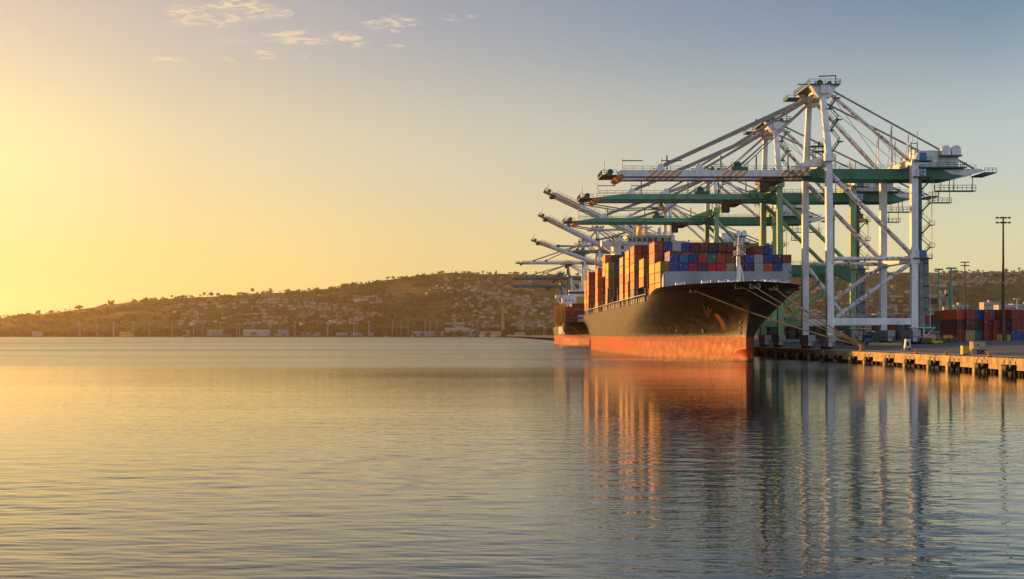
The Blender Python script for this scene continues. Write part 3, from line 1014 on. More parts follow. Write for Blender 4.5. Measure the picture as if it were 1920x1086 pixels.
for pxx in (1224, 1229):
    b_.tube((bx(pxx), yb + 3, bz(441.5)), (bx(pxx), yb + 3, bz(436.5)), 1.1, 'ship_white', 10, .6)
for pxx in (1176, 1188, 1252, 1256, 1260):
    b_.tube((bx(pxx), yb, bz(441)), (bx(pxx), yb, bz(434 - (pxx % 3))), .09, 'ship_white', 5)
b_.build('antenna', ss)
# draft marks, name letters and port-side scuffs as raised plates on the bow
b_ = MB()
for ax, z in ((-1.0, 7.2), (-1.2, 8.6), (-1.4, 10.0), (-7.5, 7.6), (-7.8, 8.0), (-12, 8.0)):
    p_ = bow_point(z, ax)
    c_ = Vector(S(*p_)) + Vector((-.18, -.05, 0))
    b_.box(c_ - Vector((.05, .35, .22)), c_ + Vector((.05, .35, .22)), 'wall_cream')
b_.build('draft_mark', ship)

# ------------------------------------------------------------------ containers
COL = {'blue': (.008, .060, .35), 'dark blue': (.008, .022, .19), 'light blue': (.010, .18, .52), 'white': (.66, .68, .69), 'pale grey': (.40, .43, .45), 'pale cyan': (.42, .58, .64), 'maroon': (.12, .025, .025),
       'red': (.36, .018, .012), 'brown red': (.27, .045, .020), 'orange red': (.60, .070, .016), 'crimson': (.56, .006, .03), 'dark green': (.006, .085, .055), 'green': (.008, .23, .11), 'olive green': (.085, .13, .022),
       'tan': (.50, .36, .17), 'purple': (.055, .035, .13), 'orange': (.48, .085, .012), 'yellow': (.40, .25, .022), 'amber': (.52, .20, .014), 'dark brown': (.07, .045, .035), 'teal': (.025, .16, .18), 'slate': (.05, .055, .07), 'charcoal': (.03, .032, .036), 'navy': (.012, .025, .075)}
def container_mesh(L, H, W=2.44):
    b1 = MB()
    e = .09
    # recessed skin and proud frame
    b1.box((-W / 2 + .05, .05, .12), (W / 2 - .05, L - .05, H - .06), 'container_paint')
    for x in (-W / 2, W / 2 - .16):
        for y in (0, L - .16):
            b1.box((x, y, 0), (x + .16, y + .16, H), 'container_plain_shaded')
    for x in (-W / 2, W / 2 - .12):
        b1.box((x, .16, 0), (x + .12, L - .16, .16), 'container_plain_shaded')
        b1.box((x, .16, H - .12), (x + .12, L - .16, H), 'container_plain_shaded')
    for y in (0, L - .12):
        b1.box((-W / 2 + .16, y, 0), (W / 2 - .16, y + .12, .16), 'container_plain_shaded')
        b1.box((-W / 2 + .16, y, H - .12), (W / 2 - .16, y + .12, H), 'container_plain_shaded')
    return b1.mesh('container')
def door_mesh(H, W=2.44, lab=0):
    b1 = MB()
    b1.box((-W / 2 + .18, .0, .18), (-.02, .045, H - .14), 'container_plain_shaded')
    b1.box((.02, .0, .18), (W / 2 - .18, .045, H - .14), 'container_plain_shaded')
    for x in (-.85, -.35, .35, .85):
        b1.tube((x, -.03, .15), (x, -.03, H - .12), .03, 'pole_grey', 5)
    if lab == 1:
        b1.box((.5, -.01, H * .70), (.72, .0, H * .80), 'sign_white')
    elif lab == 2:
        b1.box((-.95, -.01, H * .78), (-.6, .0, H * .83), 'sign_white')
        b1.box((.55, -.01, H * .60), (.80, .0, H * .64), 'sign_white')
    return b1.mesh('door')
CM, DM = {}, {}
def container(x, y, z, H, colour, label, group, L=12.19, doors=True):
    """x: centre line, y: end facing the bow, z: base"""
    H -= .09
    kH, kL = round(H, 2), round(L, 2)
    if (kL, kH) not in CM:
        CM[(kL, kH)] = container_mesh(kL, kH)
    if kH not in DM:
        DM[kH] = [door_mesh(kH, lab=l_) for l_ in (0, 0, 0, 1, 2)]
    o = bpy.data.objects.new('container', CM[(kL, kH)])
    C.objects.link(o)
    o.location = (x + random.uniform(-.03, .03), y + random.uniform(-.05, .05), z)
    j = random.uniform(.72, 1.2)
    base = COL[colour]
    o.color = (*[min(1, c * j) for c in base], 1)
    tag(o, label, 'container', group)
    if doors:
        d_ = bpy.data.objects.new('door', random.choice(DM[kH]))
        C.objects.link(d_)
        d_.parent = o
        d_.color = o.color
    return o
ORD = ['', 'first', 'second', 'third', 'fourth', 'fifth', 'sixth', 'seventh', 'eighth', 'ninth', 'tenth', 'eleventh', 'twelfth', 'thirteenth']
PW = 2.59
XC0 = 50.65 + PW / 2                       # port column
G1 = 'containers stacked on the big container ship'
front_top = ['blue', 'light blue', 'blue', 'crimson', 'green', 'orange red', 'brown red', 'maroon', 'blue', 'white', 'blue', 'dark blue', 'brown red']
front_low = ['blue', 'blue', 'crimson', 'purple', 'crimson', 'crimson', 'tan', 'maroon', 'dark blue', 'white', 'orange red', 'blue', 'pale cyan']
back_top = ['blue', 'white', 'blue', 'maroon', 'red', 'dark green', 'brown red', 'brown red', 'tan']
back_low = ['blue', 'blue', 'orange red', 'dark green', 'green', 'blue', 'brown red', 'maroon', 'brown red']
HF = 2.36
for r_, (row, nm) in enumerate(((front_low, 'lower'), (front_top, 'upper'))):
    for k, c_ in enumerate(row):
        container(XC0 + PW * (k + 1), 388, 24.2 + r_ * (HF + .03), HF, c_, f'{c_} container, {ORD[k + 1]} from left in the {nm} row above the grey breakwater', G1)
for k, c_ in ((9, 'brown red'), (10, 'blue')):
    container(XC0 + PW * (k + 1), 388, 24.2 + 2 * (HF + .03), HF + (.3 if k == 10 else 0), c_, f'single {c_} container topping the right part of the block above the breakwater', G1)
for r_, (row, nm) in enumerate(((back_low, 'half hidden second'), (back_top, 'topmost'))):
    for k, c_ in enumerate(row):
        container(XC0 + PW * (k + 1), 401.2, 24.45 + 3.3 + r_ * 2.72, 2.66, c_, f'{c_} container, {ORD[k + 1]} from left in the {nm} row behind the foremast', G1)
# row under those two, carrying them
for k in range(9):
    container(XC0 + PW * (k + 1), 401.2, 24.45 + .45, 2.8, random.choice(['blue', 'red', 'maroon', 'dark blue']), 'dark container buried in the block behind the front row, under the topmost rows', G1, doors=False)
# port-side stacks: (front Y, [column 0 bottom to top], [column 1], [column 2], height)
STK = [
    ('next to breakwater', 388, 18.45, 2.88, [['amber', 'yellow', 'yellow'], ['red', 'olive green', 'tan', 'brown red']]),
    ('second from bow', 401.2, 18.45, 2.98, [['amber', 'yellow', 'yellow', 'orange', 'orange'], [None, None, None, 'brown red', 'blue']]),
    ('third from bow', 427, 18.45, 2.90, [[None, 'orange', 'yellow', 'yellow'], ['charcoal', 'red', 'olive green', 'olive green'], ['slate', 'slate', 'olive green', 'slate', 'slate']]),
    ('fourth from bow', 452.5, 18.6, 2.82, [['dark brown', 'orange', 'orange', 'yellow', 'orange', 'orange'], ['charcoal', 'charcoal', 'red', 'dark brown', 'brown red', 'red'], ['slate', 'slate', 'charcoal', 'red', 'slate', 'slate']]),
    ('fifth from bow', 468.5, 18.6, 2.74, [['amber', 'orange', 'orange', 'yellow', 'yellow', 'yellow'], ['dark brown', 'charcoal', 'red', 'dark brown', 'dark brown', 'dark brown']]),
    ('sixth from bow', 487, 18.6, 3.05, [['amber', 'amber', 'orange', 'yellow', 'yellow'], ['dark brown', 'charcoal', 'charcoal', 'dark brown', 'dark brown']]),
    ('seventh from bow', 541, 18.6, 3.2, [['amber', 'orange', 'orange', 'yellow', 'yellow'], ['charcoal', 'maroon', 'dark brown', 'olive green', 'blue'], ['charcoal', 'maroon', 'red', 'tan', 'red'], ['charcoal', 'charcoal', 'maroon', 'slate', 'maroon']]),
    ('eighth from bow', 554.2, 18.6, 2.8, [[None, None, None, None, 'amber', 'yellow', 'orange'], ['red', 'red', 'red', 'red', 'maroon', 'red', 'maroon'], ['red', 'red', 'red', 'red', 'maroon', 'maroon', 'maroon'], ['red', 'red', 'red', 'red', 'maroon', 'red', 'red'], ['red', 'red', 'red', 'red', 'maroon', 'red', 'red']]),
    ('third from stern', 588.5, 18.3, 2.75, [['amber', 'orange', 'orange', 'orange', 'orange', 'orange'], ['tan', 'tan', 'dark brown', 'charcoal', 'brown red', 'red']]),
    ('second from the stern', 635, 18.0, 2.85, [['orange', 'amber', 'orange', 'orange', 'orange', 'brown red'], ['dark brown', 'maroon', 'maroon', 'red', 'red', 'dark brown'], ['dark brown', 'red', 'maroon', 'red', 'red', 'red']]),
    ('nearest the stern', 649, 18.0, 2.8, [['orange', 'amber', 'orange', 'orange', 'orange'], ['red', 'red', 'red', 'red', 'red']]),
]
for nm, y, zb, H, colsx in STK:
    for ci, cl in enumerate(colsx):
        nmax = len(cl)
        for k, c_ in enumerate(cl):
            if c_ is None:
                continue
            pos = nmax - k
            ps = 'top' if pos == 1 else f'{ORD[pos]} from top'
            lab = f"{c_} container, {ps} in {['outer', 'second', 'third', 'fourth', 'fifth'][ci]} column of port stack {nm}"
            container(XC0 + PW * ci, y, zb + k * (H + .02), H, c_, lab, G1, doors=True)

# ------------------------------------------------------------------ second ship
S2X, S2Y = 73.0, 905.0
ship2 = empty('container_ship', (S2X, S2Y, 0), 'smaller black container ship with white hull letters moored behind the big ship', 'ship')
hull2 = make_hull(ship2, S2X, 15.6, S2Y, 165, 6.4, 13.0, 15.2, 24, 46, 9, fc_len=30)
def hull_half(grid, yw, z):
    """half breadth of a lofted hull at world y and height z"""
    pts = []
    for ring in grid:
        for k in range(len(ring) - 1):
            (h0, y0, z0), (h1, y1, z1) = ring[k], ring[k + 1]
            if z0 <= z <= z1 and z1 > z0:
                u = (z - z0) / (z1 - z0)
                pts.append((lerp(y0, y1, u), lerp(h0, h1, u)))
                break
    pts.sort()
    return interp(pts, yw)
b_ = MB()
for y0, dy in ((33, 3.6), (39.5, 8.0), (50.5, 3.6), (57, 8.4), (68, 4.0)):
    vs = []
    for z in (7.4, 9.6, 12.0):
        for yy_ in (y0, y0 + dy):
            vs.append((-hull_half(hull2, S2Y + yy_, z) - .16, yy_, z))
    b_.add(vs, [(0, 1, 3, 2), (2, 3, 5, 4)], 'sign_white')
b_.build('hull_lettering', ship2)
b_ = MB()
for y in range(40, 150, 9):
    b_.box((-14.2, y, 11.8), (14.2, y + 8, 15.0), 'dark_steel')
b_.build('hatch_cover', ship2)
for y in (46, 60, 74, 88, 102, 120, 140):
    b_ = MB()
    for x in (-14.8, -12.9):
        b_.beam((x, y, 12), (x, y, 28.5 - (y % 20) * .12), .8, .8, 'orange_steel')
    b_.beam((-14.8, y, 24), (14.8, y, 24), .6, .5, 'orange_steel')
    b_.beam((-14.8, y, 18.5), (14.8, y, 18.5), .5, .4, 'orange_steel')
    b_.build('lashing_bridge', ship2)
h2 = empty('bridge_house', (0, 110, 0), None, None); h2.parent = ship2
b_ = MB(); b_.box((-11, 0, 12), (12, 10, 35.5), 'ship_white')
for i in range(4):
    for x in (-9, -6.5, -4):
        b_.box((x, -.05, 19 + i * 4), (x + .8, .02, 20.2 + i * 4), 'glass_dark')
b_.build('accommodation_block', h2)
b_ = MB(); b_.box((-.5, -.3, 25), (9, -.03, 34.5), 'yellow_steel'); b_.build('end_panel', h2)
for sg in (-1, 1):
    b_ = MB(); b_.box((sg * 11, 1, 33.2), (sg * 15.8, 6, 35.6), 'ship_white'); b_.beam((sg * 15, 3, 33.2), (sg * 11, 3, 28), 2.5, .5, 'ship_white'); b_.build('bridge_wing', h2)
b_ = MB(); b_.box((-6, .2, 35.5), (12, 8, 39), 'ship_white'); b_.box((-6.2, -.1, 36.4), (12.2, 6, 38), 'glass_dark'); b_.build('wheelhouse', h2)
b_ = MB(); b_.tube((-4, 4, 39), (-4, 4, 48), .5, 'ship_white', 6); b_.tube((2, 4, 39), (2, 4, 45), .4, 'ship_white', 6); b_.beam((-6, 4, 45), (-2, 4, 45), .3, .3, 'ship_white'); b_.build('radar_mast', h2)
G2 = 'containers stacked on the smaller ship'
for bi, y in enumerate((48, 62, 76, 90)):
    for ci in range(9):
        hgt = [3, 4, 4, 4][bi] + (1 if ci > 2 and bi > 1 else 0)
        for k in range(hgt):
            if ci > 3 and k < hgt - 1 and bi < 3:
                continue
            if ci > 0 and bi > 0 and k < [0, 2, 3, 3][bi]:
                continue
            c_ = 'dark brown' if ci == 0 else ('maroon' if random.random() < .65 else 'red')  # outer column coloured dark to stand for its shadowed sides
            container(S2X - 13 + ci * 2.6, S2Y + y, 15.05 + k * 2.75, 2.7, c_, f'{c_} container in the low stacks on the smaller ship behind the big one', G2, doors=False)

# ------------------------------------------------------------------ ship-to-shore cranes
def make_crane(Yc, label, legs='white_steel', boomm='boom_striped', back='green_steel', top='white_steel', railm='rail_green', gz=3.0, half=14.0, z_boom=46.8, z_apex=66.0,
               reach=59.0, tail=48.5, gauge=22.0, angle=0.0, hinge=(-3.0, 46.0), portal='tube', detail=2, z_portal=23.7, z_sill=7.3, boom_only_len=None, green_tip=False):
    cr = empty('gantry_crane', (92.7, Yc, gz), label, 'crane', 'ship to shore cranes along the quay')
    zb = z_boom
    lw = 1.72
    lz = ground_z(92.7 + gauge) - gz
    # legs
    for sg in (-1, 1):
        b1 = MB()
        b1.beam((0, sg * half, 2.6), (0, sg * (half - (1.6 if sg < 0 else .4)), zb + 4.2), lw, 1.9, legs, lw * .95, 1.7, up=(0, 1, 0))
        b1.box((-1.25, sg * (half - 1.2) - 1.3, zb + 2.6), (1.25, sg * (half - 1.2) + 1.3, zb + 4.6), legs)
        b1.build('waterside_leg', cr)
        b1 = MB()
        b1.beam((gauge, sg * half, lz + 2.4), (gauge, sg * half, zb + (3.0 if sg < 0 else 1.5)), lw, 1.9, legs, up=(0, 1, 0))
        b1.box((gauge - 1.2, sg * half - 1.2, z_portal - 1.2), (gauge + 1.2, sg * half + 1.2, z_portal + 1.2), legs)
        b1.build('landside_leg', cr)
    # sills, portal struts, braces
    for sg in (-1, 1):
        b1 = MB()
        b1.box((lw / 2, sg * half - .75, z_sill - .85), (gauge - lw / 2, sg * half + .75, z_sill + .85), legs)
        if detail > 1:
            b1.rail((1.5, sg * half - .7, z_sill + .85), (gauge - 1.5, sg * half - .7, z_sill + .85), 1.1, 2, .05, 'rail_white')
        b1.build('sill_beam', cr)
        b1 = MB()
        if portal == 'tube':
            b1.tube((lw / 2, sg * half, z_portal), (gauge - lw / 2, sg * half, z_portal), .55, 'rusty_white', 10)
        else:
            b1.box((lw / 2, sg * half - 1.0, z_portal - 1.35), (gauge - lw / 2, sg * half + 1.0, z_portal + 1.35), back)
            b1.prism([(gauge - 5.5, z_portal - 1.35), (gauge - lw / 2, z_portal - 1.35), (gauge - lw / 2, z_portal - 4.2)], 'y', sg * half - .9, sg * half + .9, back)
            if detail > 1:
                b1.rail((1.5, sg * half - .9, z_portal + 1.35), (gauge - 1, sg * half - .9, z_portal + 1.35), 1.1, 2, .06, railm)
        b1.build('portal_strut', cr)
        dm = 'rusty_white' if portal == 'tube' else legs
        b1 = MB()
        b1.tube((.7, sg * (half - 1.2), zb - 1.0), (gauge - .9, sg * half, z_portal + 1.4), .62, dm, 10)
        b1.build('diagonal_brace', cr)
        b1 = MB()
        if sg < 0:
            b1.tube((gauge - .9, sg * half, z_portal - 1.2), (1.6, sg * half, z_sill + 1.1), .55, dm, 10)
        else:
            b1.tube((.9, sg * half, z_portal - 1.0), (gauge * .52, sg * half, z_sill + .9), .55, dm, 10)
            b1.tube((gauge - .9, sg * half, z_portal - 1.2), (gauge * .36, sg * half, z_sill + 6.3), .55, dm, 10)
        b1.build('diagonal_brace', cr)
    # cross girders along the rail direction
    for x, z in ((0, zb + 2.9), (gauge, zb + 2.2), (gauge, z_portal)):
        b1 = MB()
        b1.box((x - .85, -half + 1.1, z - .9), (x + .85, half - 1.1, z + .9), legs)
        b1.build('cross_girder', cr)
    # bogies
    for x, zg in ((0, 0), (gauge, lz)):
        for sg in (-1, 1):
            bo = empty('bogie', (x, sg * half * .80, zg), None, None); bo.parent = cr
            b1 = MB()
            b1.box((-1.0, -5.2, 2.0), (1.0, 5.2, 3.7), 'grey_steel')
            for y in (-2.9, 2.9):
                b1.prism([(y - 2.2, 1.95), (y + 2.2, 1.95), (y + 1.6, .9), (y - 1.6, .9)], 'x', -.85, .85, 'grey_steel')
                b1.box((-.4, y - .4, 1.8), (.4, y + .4, 2.4), 'dark_steel')
            b1.box((-1.3, -6.3, .7), (-.2, -5.2, 1.8), 'grey_steel')
            b1.build('equalizer_beam', bo)
            for y in (-4.4, -2.6, -1.6, 1.6, 2.6, 4.4) if detail > 1 else (-3, 3):
                b1 = MB()
                b1.tube((-.55, y, .42), (.55, y, .42), .42, 'dark_steel', 10)
                b1.build('wheel', bo)
    # twin girder behind the legs
    gy = 4.75
    b1 = MB()
    for y in (-gy, gy):
        b1.prism([(-3, zb - .6), (-3, zb + 1.5), (tail - 1, zb + 1.5), (tail, zb + .9), (tail - 9, zb - 1.25), (2, zb - 1.25)], 'y', y - .6, y + .6, back)
    for x in range(2, int(tail) - 4, 7):
        b1.box((x, -gy + .6, zb + .6), (x + .6, gy - .6, zb + 1.2), back)
    for y in (-gy, gy):
        b1.rail((-2, y, zb + 1.5), (tail - 2, y, zb + 1.5), 1.1, 2.5, .05, railm)
    b1.build('main_girder', cr)
    if detail > 1:
        for y in (-gy, gy):
            b1 = MB()
            b1.prism([(tail - 11, zb + 1.2), (tail - 1.2, zb + 1.45), (tail - .5, zb + .85), (tail - 5.2, zb - .35), (tail - 9, zb + .1)], 'y', y - .66, y + .66, 'white_steel')
            b1.build('tail_plate', cr)
    # boom
    hx, hz = hinge[0], zb
    bo = empty('boom', (hx, 0, hz), None, None); bo.parent = cr
    bo.rotation_euler = (0, R(angle), 0)
    L = reach + hx
    b1 = MB()
    z0, z1 = -.55, 1.15
    for y in (-gy, gy):
        if green_tip:
            b1.prism([(0, z0 - .4), (0, z1), (-L + 9, z1), (-L, z1 - 1.2), (-L, z0)], 'y', y - .6, y + .6, boomm)
        else:
            b1.prism([(0, z0), (0, z1), (-L + 1.6, z1), (-L, z1 - .5), (-L, z0)], 'y', y - .6, y + .6, boomm)
        b1.box((-L, y - .75, z0 - .22), (0, y + .75, z0), 'dark_steel')
    x = -4.0
    while x > -L + 2:
        b1.box((x - .5, -gy + .6, z1 - .5), (x, gy - .6, z1 - .05), boomm)
        x -= 8
    bg_ = b1.build('boom_girder', bo)
    b1 = MB()
    for y in (-gy, gy):
        b1.rail((0, y, z1), (-L + 2, y, z1), 1.15, 2.4, .055, railm)
    if detail > 1:
        for x in (-6, -14.5, -24, -38.5):
            if -x < L:
                b1.beam((x, -gy, z1), (x, -gy, z1 + 4.0), .35, .35, railm)
        for xx in (-L + 12, -L + 1.5):
            b1.tube((xx, -gy, z1), (xx, -gy, z1 + 3.4), .12, railm, 5)
            b1.tube((xx, -gy, z1 + 2.6), (xx + 5.5, -gy, z1 + 2.6), .14, railm, 5)
    b1.build('boom_railing', bo)
    b1 = MB()
    b1.box((-L - 4.2, -gy - 1, -.35), (-L, gy + 1, -.1), railm)
    b1.rail((-L - 4.1, -gy - 1, -.1), (-L, -gy - 1, -.1), 1.2, 1.2, .07, railm)
    b1.rail((-L - 4.1, gy + 1, -.1), (-L, gy + 1, -.1), 1.2, 1.2, .07, railm)
    b1.rail((-L - 4.1, -gy - 1, -.1), (-L - 4.1, gy + 1, -.1), 1.2, 1.2, .07, railm)
    for y in (-gy, gy):
        b1.tube((-L - 1.7, y - .5, .7), (-L - 1.7, y + .5, .7), .8, railm, 8)
    b1.tube((-L - 3.4, -gy - .8, 0), (-L - 3.4, -gy - .8, 3.4), .1, railm, 5)
    b1.build('tip_platform', bo)
    for y in (-gy, gy):
        b1 = MB()
        b1.prism([(-L - .8, z0 - .3), (-L + 1.4, z0 + .6), (-L + 2.2, z0 - .3), (-L + .2, z0 - 1.3)], 'y', y - 1.1, y + 1.1, 'orange_steel' if detail > 1 else 'dark_steel')
        b1.build('bumper', bo)
    # stay brackets and forestays
    ca, sa = math.cos(R(angle)), math.sin(R(angle))
    def bw(x, z):
        return (hx + x * ca + z * sa, hz - x * sa + z * ca)
    stays = ((-.79 * reach + 3.0, 1.0), (-.60 * reach + 3.0, .8)) if angle == 0 else ((-.75 * L, 1.0), (-.42 * L, .8))
    inner = -.40 * reach + 3
    apx = zb + (z_apex - zb)
    for sx_, k in stays:
        for y in (-gy, gy):
            b1 = MB()
            b1.prism([(sx_ - 1.2, z1), (sx_ + 1.4, z1), (sx_ + .9, z1 + 1.7), (sx_ - .5, z1 + 1.7)], 'y', y - .45, y + .45, top if detail > 1 else railm)
            b1.build('stay_bracket', bo)
            fx, fz = bw(sx_ + .3, z1 + 1.2)
            b1 = MB()
            p0 = Vector((-1.2, y * 1.25, apx - 1.0)); p1 = Vector((fx, y, fz))
            if angle == 0:
                b1.tube(p0, p1, .22 * k, 'cable' if top == 'teal_steel' else 'stay_grey', 8)
                b1.tube(p0 + Vector((0, .8, .5)), p1 + Vector((1, .6, .7)), .13, 'cable', 5)
            else:
                mid_ = p0.lerp(p1, .55) + Vector((0, 0, -2.0 if sx_ < -.5 * L else -1.0))
                b1.tube(p0, mid_, .34, 'stay_grey', 7); b1.tube(mid_, p1, .34, 'stay_grey', 7)
            b1.build('forestay', cr)
    if angle == 0 and detail > 1:
        for y in (-gy, gy, -gy + 1.2):
            fx, fz = bw(inner + (0 if y < 0 else 1.0) + (1.6 if y > -gy and y < 0 else 0), z1 + 1.4)
            b1 = MB(); b1.tube((-1.0, y * 1.2, apx - 1.6), (fx, y, fz), .15, 'stay_grey', 7); b1.build('forestay', cr)
        b1 = MB()
        b1.box((inner - 2.4, -gy - .8, z1), (inner + 2.2, -gy + .8, z1 + .9), railm)
        b1.tube((inner - .6, -gy - .7, z1 + 1.2), (inner - .6, -gy + .7, z1 + 1.2), 1.1, railm, 10)
        b1.rail((inner - 2.4, -gy - .8, z1 + .9), (inner + 2.2, -gy - .8, z1 + .9), 1.2, 1, .06, railm)
        b1.build('sheave_block', bo)
        # hinge bracket lit from the water
        for sg in (-1, 1):
            b1 = MB()
            b1.prism([(-9.0, zb + 1.6), (-1.2, zb + 4.4), (-1.2, zb + 1.6)], 'y', sg * half * .62 - 1.0, sg * half * .62 + 1.0, legs)
            b1.build('hinge_bracket', cr)
        b1 = MB()
        b1.tube((-2.6, -gy - 1.0, zb + .6), (-2.6, gy + 1.0, zb + .6), .6, 'green_steel', 8)
        for x in (-8, -6, -4, -2):
            b1.tube((x, -gy - .9, zb + 1.2), (x + 1, -gy - .9, zb - .4), .14, 'green_steel', 5)
        b1.path([(-10, -gy - .9, zb + 1.2), (-6, -gy - .9, zb - .6), (-1, -gy - .9, zb - .3)], .12, 'green_steel')
        b1.build('hinge_walkway', cr)
    # A-frame
    for sg in (-1, 1):
        b1 = MB()
        b1.beam((0, sg * (half - 1.4), zb + 4.4), (-.4, sg * 7.2, apx), 1.65, 1.5, top, 1.35, 1.3, up=(0, 1, 0))
        b1.build('mast_leg', cr)
        b1 = MB()
        b1.tube((.8, sg * 7.6, apx - .6), (gauge - 1.0, sg * (half - .6), zb + 2.6), .52, 'rusty_white', 10)
        b1.build('back_leg', cr)
        b1 = MB()
        b1.tube((1.2, sg * 7.4, apx + .2), (tail - 2.6, sg * gy, zb + 1.6), .27, 'stay_grey', 8)
        if detail > 1:
            for xx in (18.5, 23.0):
                zz = lerp(apx + .2, zb + 1.6, (xx - 1.2) / (tail - 3.8)); yy_ = sg * lerp(7.4, gy, (xx - 1.2) / (tail - 3.8))
                b1.tube((xx, yy_, zb + 1.5), (xx, yy_, zz), .16, 'rail_white', 5)
                b1.tube((xx - 1.2, yy_, zb + 1.5), (xx, yy_, zz), .11, 'rail_white', 5)
        b1.build('backstay', cr)
        b1 = MB()
        b1.tube((1.2, sg * 6.5, apx), (gauge - 4 + sg, sg * gy, zb + 1.7), .07, 'cable', 4)
        b1.tube((1.2, sg * 6.0, apx + .4), (gauge + 3 + sg, sg * gy, zb + 1.7), .07, 'cable', 4)
        b1.build('hoist_cable', cr)
    ap = empty('apex_head', (0, 0, 0), None, None); ap.parent = cr
    b1 = MB()
    b1.box((-1.3, -9.2, apx - 1.4), (1.3, 9.2, apx + .9), top)
    b1.prism([(-3.8, apx + .9), (3.4, apx + .9), (1.4, apx - 2.4), (-1.6, apx - 2.4)], 'y', -8.6, -6.2, top)
    b1.prism([(-3.8, apx + .9), (3.4, apx + .9), (1.4, apx - 2.4), (-1.6, apx - 2.4)], 'y', 6.2, 8.6, top)
    b1.build('head_beam', ap)
    b1 = MB()
    b1.box((-4.2, -9.4, apx + .9), (4.0, 9.4, apx + 1.15), railm)
    for yy_ in (-9.4, 9.4):
        b1.rail((-4.2, yy_, apx + 1.15), (4.0, yy_, apx + 1.15), 1.2, 1.3, .06, railm)
    b1.rail((4.0, -9.4, apx + 1.15), (4.0, 9.4, apx + 1.15), 1.2, 1.3, .06, railm)
    b1.rail((-4.2, -9.4, apx + 1.15), (-4.2, 9.4, apx + 1.15), 1.2, 1.3, .06, railm)
    b1.box((-7.2, 3.5, apx - .7), (-3.6, 9.0, apx - .45), railm)
    b1.rail((-7.2, 3.5, apx - .95), (-3.6, 3.5, apx - .95), 1.2, 1.2, .06, railm)
    b1.rail((-7.2, 3.5, apx - .95), (-7.2, 9.0, apx - .95), 1.2, 1.2, .06, railm)
    b1.build('head_platform', ap)
    for y in (-7, -4.5, 4.5, 7):
        b1 = MB()
        b1.tube((-1.0, y - .35, apx + 1.7), (-1.0, y + .35, apx + 1.7), .85, railm, 12)
        b1.tube((1.6, y - .25, apx + 1.6), (1.6, y + .25, apx + 1.6), .6, railm, 10)
        b1.build('sheave', ap)
    for y, x0_, x1_ in ((-8, 3.0, -1.6), (5, -4.2, 1.2)):
        b1 = MB()
        b1.tube((x0_ if y < 0 else -1, y, apx + 1.1), (x0_ if y < 0 else -1, y, apx + 3.6), .16, railm, 6)
        b1.tube((x0_, y, apx + 3.5), (x1_, y, apx + 3.3), .17, 'rust_brown', 6)
        b1.build('jib_arm', ap)
    # machinery house
    mh = empty('machinery_house', (0, 0, 0), None, None); mh.parent = cr
    hx0, hx1 = gauge + 2.6, gauge + 14.4
    b1 = MB()
    b1.box((hx0, -6.0, zb + 1.9), (hx1, 6.0, zb + 6.1), 'white_steel')
    b1.box((hx0 - .15, -6.15, zb + 6.1), (hx1 + .15, 6.15, zb + 6.3), 'white_steel')
    b1.box((hx1 - 5.4, -6.06, zb + 1.95), (hx1 - 5.2, -5.99, zb + 6.05), 'grey_steel')
    b1.build('house_body', mh)
    b1 = MB()
    b1.box((hx0 - 1.0, -7.3, zb + 1.55), (hx1 + 1.8, 7.3, zb + 1.88), railm)
    b1.rail((hx0 - 1.0, -7.25, zb + 1.88), (hx1 + 1.8, -7.25, zb + 1.88), 1.1, 1.6, .05, railm)
    b1.rail((hx1 + 1.75, -7.25, zb + 1.88), (hx1 + 1.75, 7.25, zb + 1.88), 1.1, 1.6, .05, railm)
    b1.build('house_platform', mh)
    for k in range(2):
        b1 = MB()
        xa = hx1 - 5.1 + k * 2.75
        poly = [(xa, zb + 4.9), (xa + 2.4, zb + 4.9)] + [(xa + 1.2 + 1.2 * math.cos(R(t_)), zb + 6.3 + 1.2 * math.sin(R(t_))) for t_ in range(0, 181, 30)]
        b1.prism(poly, 'y', -8.0, -6.2, 'white_steel')
        b1.box((xa - .25, -8.4, zb + 4.55), (xa + 2.65, -6.2, zb + 4.88), railm)
        b1.build('vent_hood', mh)
    # hanging platforms at the tail
    b1 = MB()
    pz = zb - 4.6
    b1.box((tail - 13.5, -gy - 1.2, pz), (tail - 2.5, -gy + 1.0, pz + .25), railm)
    b1.rail((tail - 13.5, -gy - 1.2, pz + .25), (tail - 2.5, -gy - 1.2, pz + .25), 1.4, 1.1, .07, railm)
    for x in (tail - 13.3, tail - 11.5, tail - 9.2, tail - 8.0, tail - 3):
        b1.beam((x, -gy, pz), (x, -gy, zb - .3), .18, .18, railm)
    b1.build('maintenance_platform', cr)
    b1 = MB()
    b1.box((tail - 14, -gy - 1.3, pz - 3.1), (tail - 9.0, -gy + 1.0, pz - 2.9), railm)
    b1.rail((tail - 14, -gy - 1.3, pz - 2.9), (tail - 9.0, -gy - 1.3, pz - 2.9), 1.1, 1.2, .07, railm)
    for x in (tail - 13.8, tail - 12.2, tail - 9.2):
        b1.beam((x, -gy, pz - 3), (x, -gy, pz), .16, .16, railm)
    b1.build('maintenance_platform', cr)
    b1 = MB()
    b1.box((tail, -gy - .8, zb + .3), (tail + 3.2, gy + .8, zb + .6), railm)
    b1.rail((tail, -gy - .8, zb + .6), (tail + 3.2, -gy - .8, zb + .6), 1.1, .9, .07, railm)
    b1.prism([(tail - .5, zb - .3), (tail + 3.2, zb + .3), (tail, zb + .6)], 'y', -gy - .6, -gy + .6, railm)
    b1.build('tail_platform', cr)
    # trolley with operator cab
    tx = -13.0 if angle == 0 else gauge * .7
    tr_ = empty('trolley', (tx, 0, zb - 1.3), None, None); tr_.parent = cr
    b1 = MB()
    b1.box((-3, -gy, -.5), (3, gy, .4), 'rust_brown')
